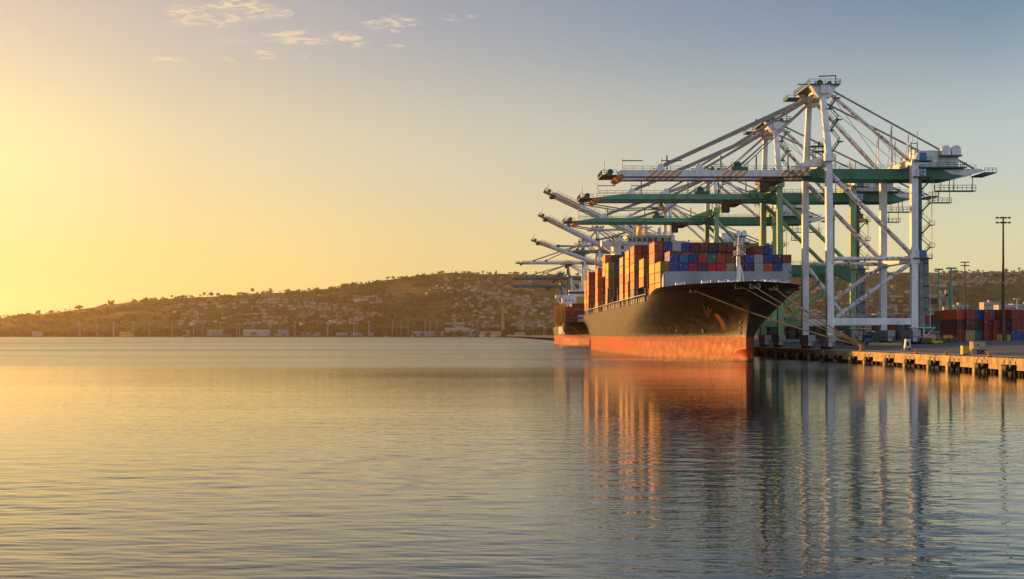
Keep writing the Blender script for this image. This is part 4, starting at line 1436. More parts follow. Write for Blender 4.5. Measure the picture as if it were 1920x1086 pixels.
    for x in (-2, 2):
        b1.tube((x, -gy - .3, .4), (x, gy + .3, .4), .35, 'dark_steel', 8)
    b1.box((-2, -3, -1.0), (2, 3, -.5), 'rust_brown')
    b1.build('trolley_frame', tr_)
    b1 = MB(); b1.box((-3.6, -gy - .4, -3.2), (-1.0, -gy + 2.4, -.7), 'dark_steel'); b1.box((-3.66, -gy - .2, -2.6), (-3.6, -gy + 2.2, -1.3), 'glass_dark'); b1.build('operator_cab', tr_)
    if detail > 1:
        # stairs zigzag: upper mast, landside tower and lift shaft
        b1 = MB()
        y_ = -half + 1.0
        zc, x_, sgn = zb + 5, 1.0, 1
        while zc < apx - 3:
            f0 = (zc - zb) / (apx - zb)
            ya = lerp(-half + 1.4, -7.2, f0)
            z2 = zc + 3.0
            p0, p1 = Vector((x_, ya - .6, zc)), Vector((x_ + 2.2 * sgn, ya + .3, z2))
            b1.beam(p0, p1, .8, .14, railm)
            b1.tube(p0 + Vector((0, -.4, 1)), p1 + Vector((0, -.4, 1)), .06, railm, 4)
            b1.tube(p0 + Vector((0, .4, 1)), p1 + Vector((0, .4, 1)), .06, railm, 4)
            for k in range(5):
                pp = p0.lerp(p1, k / 4)
                b1.tube(pp + Vector((0, -.4, 0)), pp + Vector((0, -.4, 1)), .05, railm, 4)
            b1.box((p1.x - .9, p1.y - 1.0, z2 - .12), (p1.x + .9, p1.y + .8, z2 + .05), railm)
            x_ = p1.x; sgn = -sgn; zc = z2
        b1.build('mast_stairs', cr)
        b1 = MB()
        xs0 = gauge + 1.3
        zc = lz + 22.5; sgn = 1
        while zc < zb - 2:
            x0_, x1_ = (xs0, xs0 + 3.0) if sgn > 0 else (xs0 + 3.0, xs0)
            p0, p1 = Vector((x0_, -half - .3, zc)), Vector((x1_, -half + .4, zc + 2.9))
            b1.beam(p0, p1, .8, .16, railm)
            b1.tube(p0 + Vector((0, -.4, 1)), p1 + Vector((0, -.4, 1)), .06, railm, 4)
            b1.box((p1.x - .6, -half - .9, zc + 2.8), (p1.x + .9, -half + 1, zc + 2.95), railm)
            b1.rail((p1.x - .6, -half - .9, zc + 2.95), (p1.x + .9, -half - .9, zc + 2.95), 1.0, .8, .05, railm)
            zc += 2.9; sgn = -sgn
        b1.beam((xs0 + .2, -half, lz + 20), (xs0 + .2, -half, zb), .9, .9, railm)
        for z in range(int(lz + 22), int(zb), 3):
            b1.box((xs0 - .4, -half - .55, z), (xs0 + .8, -half + .55, z + .12), railm)
        b1.tube((xs0 + 3.4, -half, lz + 22), (xs0 + 3.4, -half, zb - 1), .08, railm, 5)
        b1.build('stair_tower', cr)
        b1 = MB()
        b1.box((gauge + 1.1, -half - .9, lz + 4.5), (gauge + 2.2, -half + .9, lz + 22.3), 'shaft_grey')
        b1.box((gauge + 2.25, -half - .9, lz + 7.5), (gauge + 3.6, -half + .9, lz + 22.8), 'shaft_grey')
        for z in range(9, 22, 3):
            b1.box((gauge + 2.3, -half - 1.0, lz + z), (gauge + 3.5, -half - .9, lz + z + .3), 'dark_steel')
            b1.box((gauge + 1.2, -half - 1.0, lz + z + 1), (gauge + 2.1, -half - .9, lz + z + 2.2), 'pole_grey')
        for x in (gauge + 2.3, gauge + 4.0):
            b1.beam((x, -half - .8, lz + 4.6), (x, -half - .8, lz + 15), .15, .15, 'rail_white')
        b1.box((gauge - 1.6, -half - 1.6, lz + 4.2), (gauge + 5.2, -half + 1.2, lz + 4.45), 'rail_white')
        b1.rail((gauge + 1.2, -half - 1.5, lz + 1.4), (gauge + 5.0, -half - 1.5, lz + 1.4), 1.1, 1.2, .06, 'rail_white')
        b1.beam((gauge + 2.2, -half - 1.2, lz + 4.2), (gauge + 2.2, -half - 1.2, lz + .4), .3, .3, 'rail_white')
        b1.beam((gauge + 1.2, -half - 1.2, lz + .6), (gauge + 4.8, -half - 1.2, lz + 4.2), .35, .2, 'rail_white')
        b1.build('lift_shaft', cr)
        # number boxes beside the landside leg
        for kz, (z, lettered) in enumerate(((zb + 2.6, False), (zb - 1.6, True), (z_portal + .2, False))):
            sb = empty('sign_cabin', (gauge + .9, -half - .6, z), None, None); sb.parent = cr
            b1 = MB()
            b1.box((-.45, -.8, 0), (.1, .8, 1.9), 'white_steel')
            b1.box((.1, -.85, -.02), (2.0, .8, 1.95), 'sign_blue')
            b1.build('cabin_box', sb)
            b1 = MB()
            b1.box((-1.5, -1.2, -.3), (3.4, 1.2, -.05), railm)
            b1.rail((2.0, -1.2, -.05), (3.4, -1.2, -.05), 1.0, .7, .05, railm)
            b1.build('cabin_platform', sb)
            if lettered:
                b1 = MB()
                # M over T8
                yk = -.88
                def st(x0_, z0_, x1_, z1_, w_=.14):
                    b1.beam((x0_, yk, z0_), (x1_, yk, z1_), .05, w_, 'sign_white', up=(0, 0, 1) if abs(z1_ - z0_) < .01 else (1, 0, 0))
                for p0, p1 in (((.4, 1.1), (.4, 1.75)), ((.4, 1.75), (1.0, 1.35)), ((1.0, 1.35), (1.6, 1.75)), ((1.6, 1.75), (1.6, 1.1))):
                    b1.tube((p0[0], yk, p0[1]), (p1[0], yk, p1[1]), .10, 'sign_white', 5)
                for p0, p1 in (((.35, .8), (.95, .8)), ((.65, .8), (.65, .2)), ((1.2, .8), (1.7, .8)), ((1.2, .5), (1.7, .5)), ((1.2, .2), (1.7, .2)), ((1.2, .2), (1.2, .8)), ((1.7, .2), (1.7, .8))):
                    b1.tube((p0[0], yk, p0[1]), (p1[0], yk, p1[1]), .09, 'sign_white', 5)
                b1.build('number_lettering', sb)
        # lattice post and mast by the leg
        b1 = MB()
        for x in (gauge - .6, gauge + 1.0):
            b1.beam((x, -half + .5, zb + 3), (x, -half + .5, zb + 7.5), .25, .25, railm)
        for z in (4.4, 5.8, 7.2):
            b1.beam((gauge - .6, -half + .5, zb + z), (gauge + 1.0, -half + .5, zb + z), .2, .2, railm)
        b1.tube((gauge + 1.0, -half + .5, zb + 7.5), (gauge + 1.0, -half + .5, zb + 10.5), .1, railm, 5)
        b1.tube((gauge - .2, -half + .5, zb + 7.5), (gauge - .2, -half + .5, zb + 9.8), .07, railm, 5)
        b1.build('lattice_post', cr)
        # boom latch tower by the far mast leg
        b1 = MB()
        yl = half - 4
        for x in (1.6, 4.2):
            for y in (yl - 1.2, yl + 1.2):
                b1.beam((x, y, zb + 2), (x, y, zb + 9.5), .2, .2, railm)
        for z in (5.0, 8.0, 9.4):
            b1.box((1.2 if z < 9 else .2, yl - 1.6, zb + z), (4.6, yl + 1.6, zb + z + .2), railm)
            b1.rail((1.2, yl - 1.6, zb + z + .2), (4.6, yl - 1.6, zb + z + .2), 1.0, 1, .06, railm)
        b1.beam((1.6, yl - 1.2, zb + 5), (4.2, yl - 1.2, zb + 8), .14, .14, railm)
        b1.tube((2.9, yl, zb + 9.5), (2.9, yl, zb + 10.8), .35, railm, 8)
        b1.build('latch_tower', cr)
    return cr

make_crane(383, 'nearest gantry crane, white legs and white boom with orange stripes', legs='white_steel', reach=55.0, tail=43.6, z_apex=69.3)
cB = make_crane(442, 'second gantry crane with long green boom and white mast top', legs='leg_green_steel', boomm='pale_green_steel', back='green_steel', top='white_steel', portal='box', half=13.0,
                z_boom=46.3, z_apex=68.5, reach=56.5, gauge=22, tail=47.6, green_tip=True)
make_crane(554, 'third gantry crane with green boom passing behind the ship bridge mast', legs='leg_green_steel', boomm='pale_green_steel', back='green_steel', top='white_steel', portal='box', half=12.0,
           z_boom=48.2, z_apex=66.5, reach=54.3, gauge=22, tail=44, green_tip=True)
make_crane(680, 'gantry crane with the highest raised white boom', boomm='boom_raised', detail=1, angle=25.4, reach=62, z_boom=46.2)
make_crane(814, 'gantry crane with the middle one of three raised white booms', boomm='boom_raised', detail=1, angle=26.6, reach=59, z_boom=46.2)
make_crane(919, 'gantry crane with the lowest raised white boom', boomm='boom_raised', detail=1, angle=19.9, reach=56, z_boom=46.2)
make_crane(1075, 'far gantry crane with short dark green boom stub under white fan of stays', boomm='green_steel', back='green_steel', detail=1, z_boom=67.0, z_apex=84, reach=20, legs='white_steel')
make_crane(1215, 'far gantry crane with level white boom and stays fanning from its head', boomm='boom_raised', detail=1, z_boom=65.5, z_apex=83, reach=54.5)
make_crane(1419, 'far teal gantry crane with level boom, the upper of two teal booms', legs='teal_steel', boomm='teal_steel', back='teal_steel', top='teal_steel', railm='teal_steel', detail=1, z_boom=60.3, z_apex=75, reach=53)
make_crane(1545, 'farthest teal gantry crane, its boom the lower of two teal booms', legs='teal_steel', boomm='teal_steel', back='teal_steel', top='teal_steel', railm='teal_steel', detail=1, z_boom=56.6, z_apex=70, reach=50)

# spreader hanging under the second crane
P = at(1605, 415, 442)
t = empty('spreader', (P.x, 442, P.z), 'yellow and rust brown container spreader hanging under the second crane', 'spreader')
b_ = MB(); b_.box((-1.6, -2.4, .7), (1.6, 2.4, 2.1), 'rust_brown'); b_.prism([(-1.3, 2.1), (1.3, 2.1), (.7, 3.0), (-.7, 3.0)], 'y', -1.6, 1.6, 'rust_brown'); b_.build('headblock', t)
b_ = MB(); b_.box((-1.5, -5.8, -.5), (1.5, 5.8, .3), 'yellow_steel'); b_.box((-2.2, -5.8, -1.5), (-1.5, -4.8, .2), 'yellow_steel'); b_.box((1.5, -5.8, -1.5), (2.2, -4.8, .2), 'yellow_steel'); b_.box((-1.9, -2.6, .3), (1.9, 2.6, .75), 'yellow_steel'); b_.build('spreader_frame', t)
b_ = MB()
for x in (-1, 1):
    for y in (-1.8, 1.8):
        b_.tube((x, y, 2), (x, y, 46.3 + 3 - P.z - 1.5), .05, 'cable', 4)
b_.build('hoist_rope', t)

# ------------------------------------------------------------------ mooring ropes
BOL = Vector((91.6, 334.6, ground_z(91.6) + 1.2))
def rope(p0, p1, sag, label, r=.14):
    pts = [Vector(p0).lerp(Vector(p1), i / 14) - Vector((0, 0, 4 * sag * (i / 14) * (1 - i / 14))) for i in range(15)]
    b1 = MB()
    b1.path(pts, r, 'rope', 6)
    o = b1.build('mooring_rope')
    tag(o, label, 'rope', 'mooring ropes from the bow to one bollard')
rope(fair_pts[0], BOL, .9, 'lowest and longest mooring rope, from the port side bow fairlead to the bollard', .19)
rope(fair_pts[1] + Vector((.4, -.3, 0)), BOL + Vector((0, .1, .1)), .7, 'mooring rope from left of the two middle bow fairleads, lower of a close pair')
rope(fair_pts[2] + Vector((-.6, -.3, .1)), BOL + Vector((.1, .1, .2)), .6, 'mooring rope from the bow centre, upper of a close pair')
rope(fair_pts[3] + Vector((0, -.3, 0)), BOL + Vector((.1, -.1, .1)), .8, 'mooring rope from the fairlead right of the bow centre')
rope(fair_pts[4] + Vector((.3, -.3, 0)), BOL + Vector((.1, -.1, .3)), .5, 'thin mooring rope farthest to the right, from the starboard bow', .10)

# ------------------------------------------------------------------ container yard
GY = 'containers stacked in the yard behind the cranes'
def yard(px, D, base_z, cols, H, where, L=12.19, pitch=2.55):
    X = (px - 893) * D / 2640
    for k, c_ in enumerate(cols):
        if c_ is None:
            continue
        p_ = ['bottom', 'middle', 'top', 'uppermost'][k]
        container(X, D, base_z + k * (H + .02), H, c_, f'{c_} container, {p_} of yard stack {where}', GY, L)
z5 = 5.2
yd = [(1803, ['red', 'maroon', 'orange red'], 'right of the tall teal lamp post'), (1820, ['tan', 'maroon', 'brown red'], 'with a tan container at its foot'), (1837, ['teal', 'maroon', 'blue'], 'with blue on top'),
      (1854, ['red', 'red', 'brown red'], 'just left of the two high red pair'), (1871, ['red', 'red', None], 'two high and red, beside the tallest floodlight mast'), (1888, ['maroon', 'navy', None], 'two high with navy, behind the tallest floodlight mast'),
      (1905, ['blue', 'red', 'brown red'], 'with blue foot near right photo edge'), (1922, ['blue', 'red', 'red'], 'cut by the right photo edge')]
for px, cl, nm in yd:
    yard(px, 381 + (px * 7 % 5) * 1.1 - 2, z5, cl, 2.82, nm)
container((1820 - 893) * 381 / 2640, 395, z5 + 2 * 2.84, 2.82, 'orange', 'orange lit container set back on the yard stack behind tan', GY)
for px, cl, nm in [(1790, ['teal', 'purple', 'green'], 'left behind the tall teal lamp post'), (1773, ['navy', 'red', None], 'two high with red top beside the yellow gantry'), (1756, ['purple', 'dark green', 'maroon'], 'right of lift shaft with green middle'), (1739, ['navy', 'teal', 'red'], 'touching the lift shaft')]:
    yard(px, 425, z5, cl, 2.55, nm)
for px, cl, nm in [(1858, ['slate', 'slate', 'slate', 'blue'], 'far row, blue topped'), (1872, ['slate', 'slate', 'slate', 'amber'], 'far row, left amber topped'), (1886, ['slate', 'slate', 'slate', 'amber'], 'far row, right amber topped'), (1900, ['slate', 'slate', 'slate', 'navy'], 'far row, navy topped')]:
    yard(px, 470, z5, cl, 2.5, nm)
for i, (px, cl) in enumerate([(1565, ['green', 'maroon', 'red']), (1580, ['dark green', 'dark green', 'maroon']), (1596, ['green', 'green', 'orange red']), (1612, ['tan', 'brown red', 'orange red']), (1627, ['maroon', 'tan', 'navy']), (1643, ['teal', 'maroon', 'navy']), (1659, ['maroon', 'teal', 'red']), (1674, ['navy', 'red', 'orange red']), (1690, ['navy', 'teal', 'red']), (1706, ['maroon', 'navy', 'red'])]):
    yard(px, 452, z5, cl, 2.7, f'seen between crane legs, {ORD[i + 1]} from the left there')
for i, (px, cl) in enumerate([(1503, ['navy', 'slate', 'orange red']), (1519, ['slate', 'navy', 'red']), (1535, ['dark green', 'slate', 'maroon']), (1549, ['slate', 'navy', 'navy']), (1450, ['navy', 'dark green']), (1468, ['slate', 'dark green']), (1485, ['dark green', 'navy', 'dark green'])]):
    yard(px, 480, z5, cl, 2.6, f'in bow shade, {ORD[i + 1]} of its row')

# ------------------------------------------------------------------ floodlight masts in the port
def floodlight(px, ytop, D, label, rr, mat, heads, flat=False):
    X = (px - 893) * D / 2640
    zt = CAMH + (628 - ytop) * D / 2640
    gz = ground_z(X)
    t = empty('floodlight_mast', (X, D, gz), label, 'light mast', 'floodlight masts in the container yard')
    H = zt - gz
    b1 = MB(); b1.tube((0, 0, 0), (0, 0, H), rr, mat, 10, rr * .45); b1.build('pole', t)
    if flat:
        b1 = MB(); b1.box((-heads, -.6, H - .1), (heads, .6, H + .35), mat); b1.build('lamp_head', t)
    else:
        for z in (H - .2, H - 1.5):
            b1 = MB(); b1.beam((-heads, 0, z), (heads, 0, z), .09, .09, 'dark_steel'); b1.build('crossarm', t)
            for k in range(4):
                x = -heads + 2 * heads * k / 3
                b1 = MB(); b1.prism([(x - .36, z - .2), (x + .36, z - .2), (x + .2, z + .22), (x - .2, z + .22)], 'y', -.35, .35, 'dark_steel'); b1.box((x - .3, -.4, z - .15), (x + .3, -.35, z + .15), 'rust_brown'); b1.build('lamp_head', t)
    return t, H
t, H = floodlight(1881, 407, 376, 'tallest rust brown floodlight mast with two rows of lamps', .45, 'pole_rust', 1.6)
for x in (-1.5, 1.5):
    b_ = MB(); b_.tube((x, -.6, 0), (x, -.6, 1.6), .22, 'yellow_steel', 8); b_.tube((x * .6, -.9, 0), (x * .6, -.9, 1.6), .22, 'yellow_steel', 8); b_.beam((x, -.6, 1.5), (x * .6, -.9, 1.5), .15, .15, 'yellow_steel'); b_.build('guard_post', t)
b_ = MB(); b_.tube((0, 0, 15.2), (0, 0, 15.6), .62, 'pole_grey', 10); b_.build('collar', t)
floodlight(1809, 491, 540, 'slim floodlight mast with two rows of lamps seen against the fields', .4, 'pole_rust', 1.3)
floodlight(1783, 504, 405, 'pale green lamp post with flat lamp bar beside the yellow gantry', .62, 'pole_green', 1.45, True)
floodlight(1760, 506, 430, 'slimmer lamp post with flat lamp bar, nearer the lift shaft', .42, 'pole_green', 1.2, True)
floodlight(1907, 561, 700, 'short white lamp mast among white buildings near the right edge', .4, 'rail_white', 1.5, True)
# yellow yard gantry
t = empty('yard_gantry', ((1752 - 893) * 640 / 2640, 640, z5), 'yellow lit rubber tyred yard gantry standing over the container rows', 'yard crane')
b_ = MB()
b_.beam((-5, 0, 19.0), (6.2, 0, 19.6), 1.2, 1.3, 'wall_cream'); b_.build('top_beam', t)
b_ = MB(); b_.beam((-5, 8, 19.0), (6.2, 8, 19.6), 1.2, 1.3, 'wall_cream'); b_.build('top_beam', t)
for x in (-4.5, 5.5):
    for y in (0, 8):
        b_ = MB(); b_.beam((x, y, 1.2), (x, y, 22 if x > 0 else 19), 1.2, 1.2, 'wall_cream', up=(0, 1, 0)); b_.build('leg', t)
for x in (-4.5, 5.5):
    b_ = MB(); b_.box((x - .8, -2, 1.0), (x + .8, 10, 2.2), 'yellow_steel'); b_.build('wheel_beam', t)
b_ = MB(); b_.box((-3, 1, 15.5), (1.5, 7, 18.2), 'rust_brown'); b_.build('trolley', t)

# small yard machines and shaded kit near the crane feet
def forklift(px, D, label):
    X = (px - 893) * D / 2640
    t = empty('forklift', (X, D, ground_z(X)), label, 'forklift')
    b1 = MB(); b1.box((-1.3, -1.6, .6), (1.3, 1.6, 1.7), 'yellow_steel'); b1.build('body', t)
    b1 = MB(); b1.box((-.9, -.9, 1.7), (.9, .9, 1.8), 'dark_steel')
    for x in (-.9, .9):
        for y in (-.9, .9):
            b1.tube((x, y, 1.7), (x, y, 3.0), .08, 'dark_steel', 5)
    b1.box((-1, -1, 3.0), (1, 1, 3.12), 'yellow_steel'); b1.build('cab', t)
    b1 = MB()
    for y in (-.6, .6):
        b1.beam((-1.6, y, .3), (-1.6, y, 4.2), .16, .2, 'dark_steel')
    b1.box((-2.8, -.7, .3), (-1.6, -.5, .4), 'dark_steel'); b1.box((-2.8, .5, .3), (-1.6, .7, .4), 'dark_steel'); b1.build('lift_mast', t)
    for x in (-.9, .9):
        for y in (-1.45, 1.45):
            b1 = MB(); b1.tube((x, y - .2, .5), (x, y + .2, .5), .5, 'rubber', 12); b1.build('wheel', t)
forklift(1600, 400, 'yellow forklift in the shade behind the front crane legs')
forklift(1722, 372, 'yellow forklift parked right of the big grey crane bogies')
def tractor(px, D, label, colr):
    X = (px - 893) * D / 2640
    t = empty('terminal_truck', (X, D, ground_z(X)), label, 'truck')
    b1 = MB(); b1.prism([(-1.2, .7), (1.2, .7), (1.2, 1.5), (.9, 2.9), (-1.2, 2.9)], 'y', -1.2, 1.2, colr); b1.build('cab', t)
    b1 = MB(); b1.box((-1.15, -1.24, 1.8), (.8, -1.2, 2.6), 'glass_dark'); b1.build('window', t)
    b1 = MB(); b1.box((-6.5, -1.1, .7), (-1.2, 1.1, 1.05), 'dark_steel'); b1.build('chassis', t)
    for x in (.3, -4.6, -5.8):
        for y in (-1.05, 1.05):
            b1 = MB(); b1.tube((x, y - .18, .5), (x, y + .18, .5), .5, 'rubber', 12); b1.build('wheel', t)
tractor(1627, 392, 'dark blue terminal truck parked behind the front crane', 'sign_blue')
tractor(1752, 388, 'pale terminal truck parked in front of the container rows by the lift shaft', 'wall_cream')
for k_, (px_, D_) in enumerate(((1736, 366), (1744, 372), (1765, 368), (1776, 378), (1786, 371), (1756, 360))):
    x_ = (px_ - 893) * D_ / 2640
    t = empty('lashing_bin', (x_, D_, ground_z(x_)), f"lashing bin on the apron by the lift shaft, {['first', 'second', 'fourth', 'fifth', 'sixth', 'third'][k_]} from left", 'bin', 'lashing bins on the apron')
    hh_ = (1.5, 2.1, 1.2, 1.7, 1.1, .9)[k_]
    b_ = MB()
    for a0, a1 in (((-1.3, -.9), (1.3, -.84)), ((-1.3, .84), (1.3, .9)), ((-1.3, -.84), (-1.24, .84)), ((1.24, -.84), (1.3, .84))):
        b_.box((a0[0], a0[1], .25), (a1[0], a1[1], hh_), 'yellow_steel' if k_ % 2 else 'rust_brown')
    b_.box((-1.24, -.84, .25), (1.24, .84, .33), 'dark_steel')
    for q_ in range(6):
        b_.tube((-1.1 + .4 * q_, -.7 + .1 * q_, .34), (-.9 + .42 * q_, .6, hh_ + .35 + .1 * (q_ % 3)), .05, 'orange_steel' if q_ % 2 else 'pole_grey', 5)
    b_.build('bin_body', t)
    for x0_ in (-1.0, 1.0):
        b_ = MB(); b_.box((x0_ - .12, -.9, 0), (x0_ + .12, .9, .25), 'dark_steel'); b_.build('skid', t)
# cable drum barrier at the crane foot
t = empty('crash_barrier', ((1668 - 893) * 362 / 2640, 362, ground_z(106)), 'curved yellow and white barrier on the apron at the crane foot', 'barrier')
b_ = MB()
for i in range(8):
    a0, a1 = -5 + i * 1.0, -5 + (i + 1) * 1.0
    b_.beam((a0, .04 * a0 * a0, .5), (a1, .04 * a1 * a1, .5), .3, .7, 'yellow_steel' if i % 2 else 'wall_cream')
b_.build('rail', t)
b_ = MB()
for a0 in (-5, -1, 3):
    b_.tube((a0, .04 * a0 * a0, 0), (a0, .04 * a0 * a0, .9), .18, 'yellow_steel', 6)
b_.build('post', t)
t = empty('utility_cabinet', ((1701 - 893) * 315 / 2640, 315, ground_z(96.4)), 'pale grey upright equipment unit on the apron edge below the crane leg', 'cabinet')
b_ = MB(); b_.prism([(-.65, .55), (.65, .55), (.55, 2.5), (-.4, 2.5)], 'y', -.6, .6, 'rail_white'); b_.box((-.3, -.63, 1.0), (.25, -.6, 1.9), 'dark_steel'); b_.build('body', t)
b_ = MB(); b_.box((-.6, -.5, 0), (-.2, .5, .55), 'dark_steel'); b_.box((.2, -.5, 0), (.6, .5, .55), 'dark_steel'); b_.build('foot', t)

# ------------------------------------------------------------------ white town buildings behind the yard
def block(px0, px1, ytop, D, label, storeys=4, bays=10, name='apartment_building', mat='wall_white', group=None, base=None):
    X0, X1 = (px0 - 893) * D / 2640, (px1 - 893) * D / 2640
    zt = CAMH + (628 - ytop) * D / 2640
    g0 = hill_z(.5 * (X0 + X1), D) if D > D_SHORE else (ground_z(X0) if X0 > QX else 2.8)
    if base is not None:
        g0 = base
    t = empty(name, (X0, D, g0), label, 'building', group)
    W_, H_ = X1 - X0, zt - g0
    b1 = MB(); b1.box((0, 0, 0), (W_, 16, H_), mat); b1.build('wall', t)
    b1 = MB(); b1.box((-.4, -.4, H_), (W_ + .4, 16.4, H_ + .8), mat); b1.box((W_ * .4, 4, H_ + .8), (W_ * .55, 10, H_ + 3.2), 'shed_grey'); b1.build('roof', t)
    if storeys:
        for s_ in range(storeys):
            zc = H_ * (s_ + .35) / storeys
            b1 = MB()
            for k in range(bays):
                xc = W_ * (k + .25) / bays
                b1.box((xc, -.12, zc), (xc + W_ / bays * .5, -.02, zc + H_ / storeys * .42), 'glass_dark')
            b1.build('window', t)
    return t
block(1788, 1817, 573, 1500, 'white block of flats right of the slim floodlight mast base', 5, 8)
block(1770, 1794, 577, 1380, 'lower white block left of the slim floodlight mast', 4, 6)
block(1845, 1874, 568, 1700, 'tallest white block of flats left of the big floodlight mast', 6, 8)
block(1873, 1905, 573, 1560, 'broad white block of flats behind the big floodlight mast', 5, 9)
block(1900, 1960, 571, 1750, 'white block of flats cut by the right photo edge', 5, 12)
block(1725, 1748, 579, 1800, 'white block seen just right of the lift shaft', 4, 6)
block(1640, 1668, 590, 2000, 'pale block between the front crane landside legs', 4, 7)
block(1580, 1610, 592, 2100, 'pale block between the front crane waterside leg and brace', 4, 7)

# ------------------------------------------------------------------ far shore
GP = 'tall light poles along the far shore'
pole_m = MB()
pole_m.tube((0, 0, 0), (0, 0, 1), 1.05, 'pole_grey', 6, .6)
def shore_pole(px, ytop, D=4560.0, label='slim pale light pole standing on the far shore', r=1.0, base=3.0):
    X = (px - 893) * D / 2640
    zt = CAMH + (628 - ytop) * D / 2640
    H = zt - base
    b1 = MB()
    b1.tube((0, 0, 0), (0, 0, H), .65 * r, 'rail_white', 6, .4 * r)
    b1.box((-2.4, -1, H - 1.6), (2.4, 1, H), 'rail_white')
    o = b1.build('light_pole', loc=(X, D, base))
    tag(o, label, 'light pole', GP)
for px, yt in [(147, 604), (150, 608), (182, 606), (212, 603), (214, 606), (250, 604), (280, 608), (322, 606), (363, 602), (379, 607), (413, 605), (444, 606), (449, 607), (474, 604), (477, 603), (506, 603), (508, 602), (551, 602), (554, 603)]:
    shore_pole(px, yt, label='slim pale light pole on the far shore left of the rock breakwater')
for px, yt in [(613, 604), (615, 605), (663, 604), (665, 605), (669, 606), (691, 603), (693, 602), (736, 601), (752, 601), (765, 600), (797, 600), (807, 602), (819, 601), (853, 602), (896, 606)]:
    shore_pole(px, yt, label='slim pale light pole on the far shore between breakwater and pale harbour building')
shore_pole(980, 578, label='tallest thin mast on the far shore right of the brick tower', r=.9)
shore_pole(1020, 603, label='left of two short poles on the far shore next to the smaller ship', r=1.2)
shore_pole(1023.5, 607, label='right of two short poles on the far shore next to the smaller ship', r=.9)
b_ = MB()
rq = random.Random(9)
xx = -7000.0
while xx < 60:
    w_ = rq.uniform(14, 40)
    zt = rq.uniform(1.8, 3.4)
    b_.prism([(D_SHORE - 36, -1), (D_SHORE - 34 + rq.uniform(0, 4), zt * .6), (D_SHORE - 22, zt), (D_SHORE + 4, zt), (D_SHORE + 4, -1)], 'x', xx, xx + w_ - .2, 'rock')
    xx += w_
tag(b_.build('shore_riprap'), 'dark stone bank along the water line of the far shore', 'stone bank', kind='stuff')
# radio mast on the ridge
X = (848 - 893) * D_RIDGE / 2640
zr = hill_z(X, D_RIDGE)
t = empty('radio_mast', (X, D_RIDGE, zr - 2), 'thin lattice radio mast standing alone on the highest ridge', 'mast')
b_ = MB(); b_.tube((0, 0, 0), (0, 0, 40), 1.0, 'pole_grey', 5, .35); b_.build('pole', t)
# brick tower
Dt = 4700.0
X = (943 - 893) * Dt / 2640
t = empty('brick_tower', (X, Dt, 3), 'slender tapered brick tower rising above trees on the far shore', 'tower')
b_ = MB()
ht = CAMH + (628 - 577) * Dt / 2640 - 3
b_.beam((0, 0, 0), (0, 0, ht), 11.5, 11.5, 'brick', 7.5, 7.5)
for z in (.5, .65, .8):
    b_.box((-.7, -5.2, ht * z), (.7, -3.5, ht * z + 6), 'dark_steel')
b_.build('shaft', t)
b_ = MB(); b_.box((-4.6, -4.6, ht), (4.6, 4.6, ht + 2), 'brick'); b_.beam((0, 0, ht + 2), (0, 0, ht + 9), 6, 6, 'brick', 5, 5); b_.build('belfry', t)
b_ = MB(); b_.beam((0, 0, ht + 9), (0, 0, ht + 17), 5.2, 5.2, 'roof_red', .4, .4); b_.build('spire', t)
# sheds and harbour buildings
def shed(px0, px1, ytop, label, D=4575.0, mat='shed_grey', depth=26.0, ybase=None):
    X0, X1 = (px0 - 893) * D / 2640, (px1 - 893) * D / 2640
    zt = CAMH + (628 - ytop - 1.5) * D / 2640
    t = empty('harbour_shed', (X0, D, 2.6), label, 'building')
    W_, H_ = X1 - X0, zt - 2.6
    b1 = MB(); b1.box((0, 0, 0), (W_, depth, H_ * .82), mat); b1.build('wall', t)
    b1 = MB(); b1.prism([(-.8, H_ * .82), (depth + .8, H_ * .82), (depth / 2, H_)], 'x', -.8, W_ + .8, mat); b1.build('roof', t)
    b1 = MB()
    kk = max(2, int((px1 - px0) / 8))
    for k in range(kk):
        b1.box((W_ * (k + .35 + .12 * ((k * 7) % 3)) / kk, -.2, 0), (W_ * (k + .5 + .12 * ((k * 7) % 3)) / kk, -.03, H_ * .3), 'pole_grey')
    b1.build('door', t)
shed(388, 424, 617, 'long grey shed on the far shore, leftmost of the grey sheds')
shed(456, 482, 616.5, 'pale shed left of the brightest white shed on the far shore', mat='wall_white')
shed(483, 504, 617, 'brightest white shed in the middle of the far shore', mat='wall_white')
shed(512, 540, 617, 'pale shed right of the white sheds on the far shore', mat='shed_grey')
shed(342, 353, 618, 'small tan harbour building beside the lit dredging boat', mat='wall_cream')
shed(630, 700, 622.5, 'long low white shed behind the rock breakwater', mat='shed_grey')
shed(775, 832, 620, 'long low dark shed left of the pale harbour building', mat='shed_grey')
shed(834, 880, 613, 'broad pale harbour building with lit left end above the trees', D=4640, mat='wall_cream')
shed(874, 893, 615, 'tall bluish harbour building next to the small yellow boat', mat='shed_grey')
shed(900, 940, 620, 'long brown shed behind the two yellow boats', mat='wall_cream')
shed(960, 985, 622, 'low shed below the tallest thin mast', mat='wall_cream')
shed(60, 75, 620, 'small building in the golden haze at the far left shore', mat='wall_cream')
shed(565, 600, 622, 'low grey shed above the left end of the rock breakwater', mat='shed_grey')
block(835, 872, 605, 4720, 'wide flat roofed building standing above trees left of the brick tower', 2, 10, 'office_building', 'wall_cream', base=6)
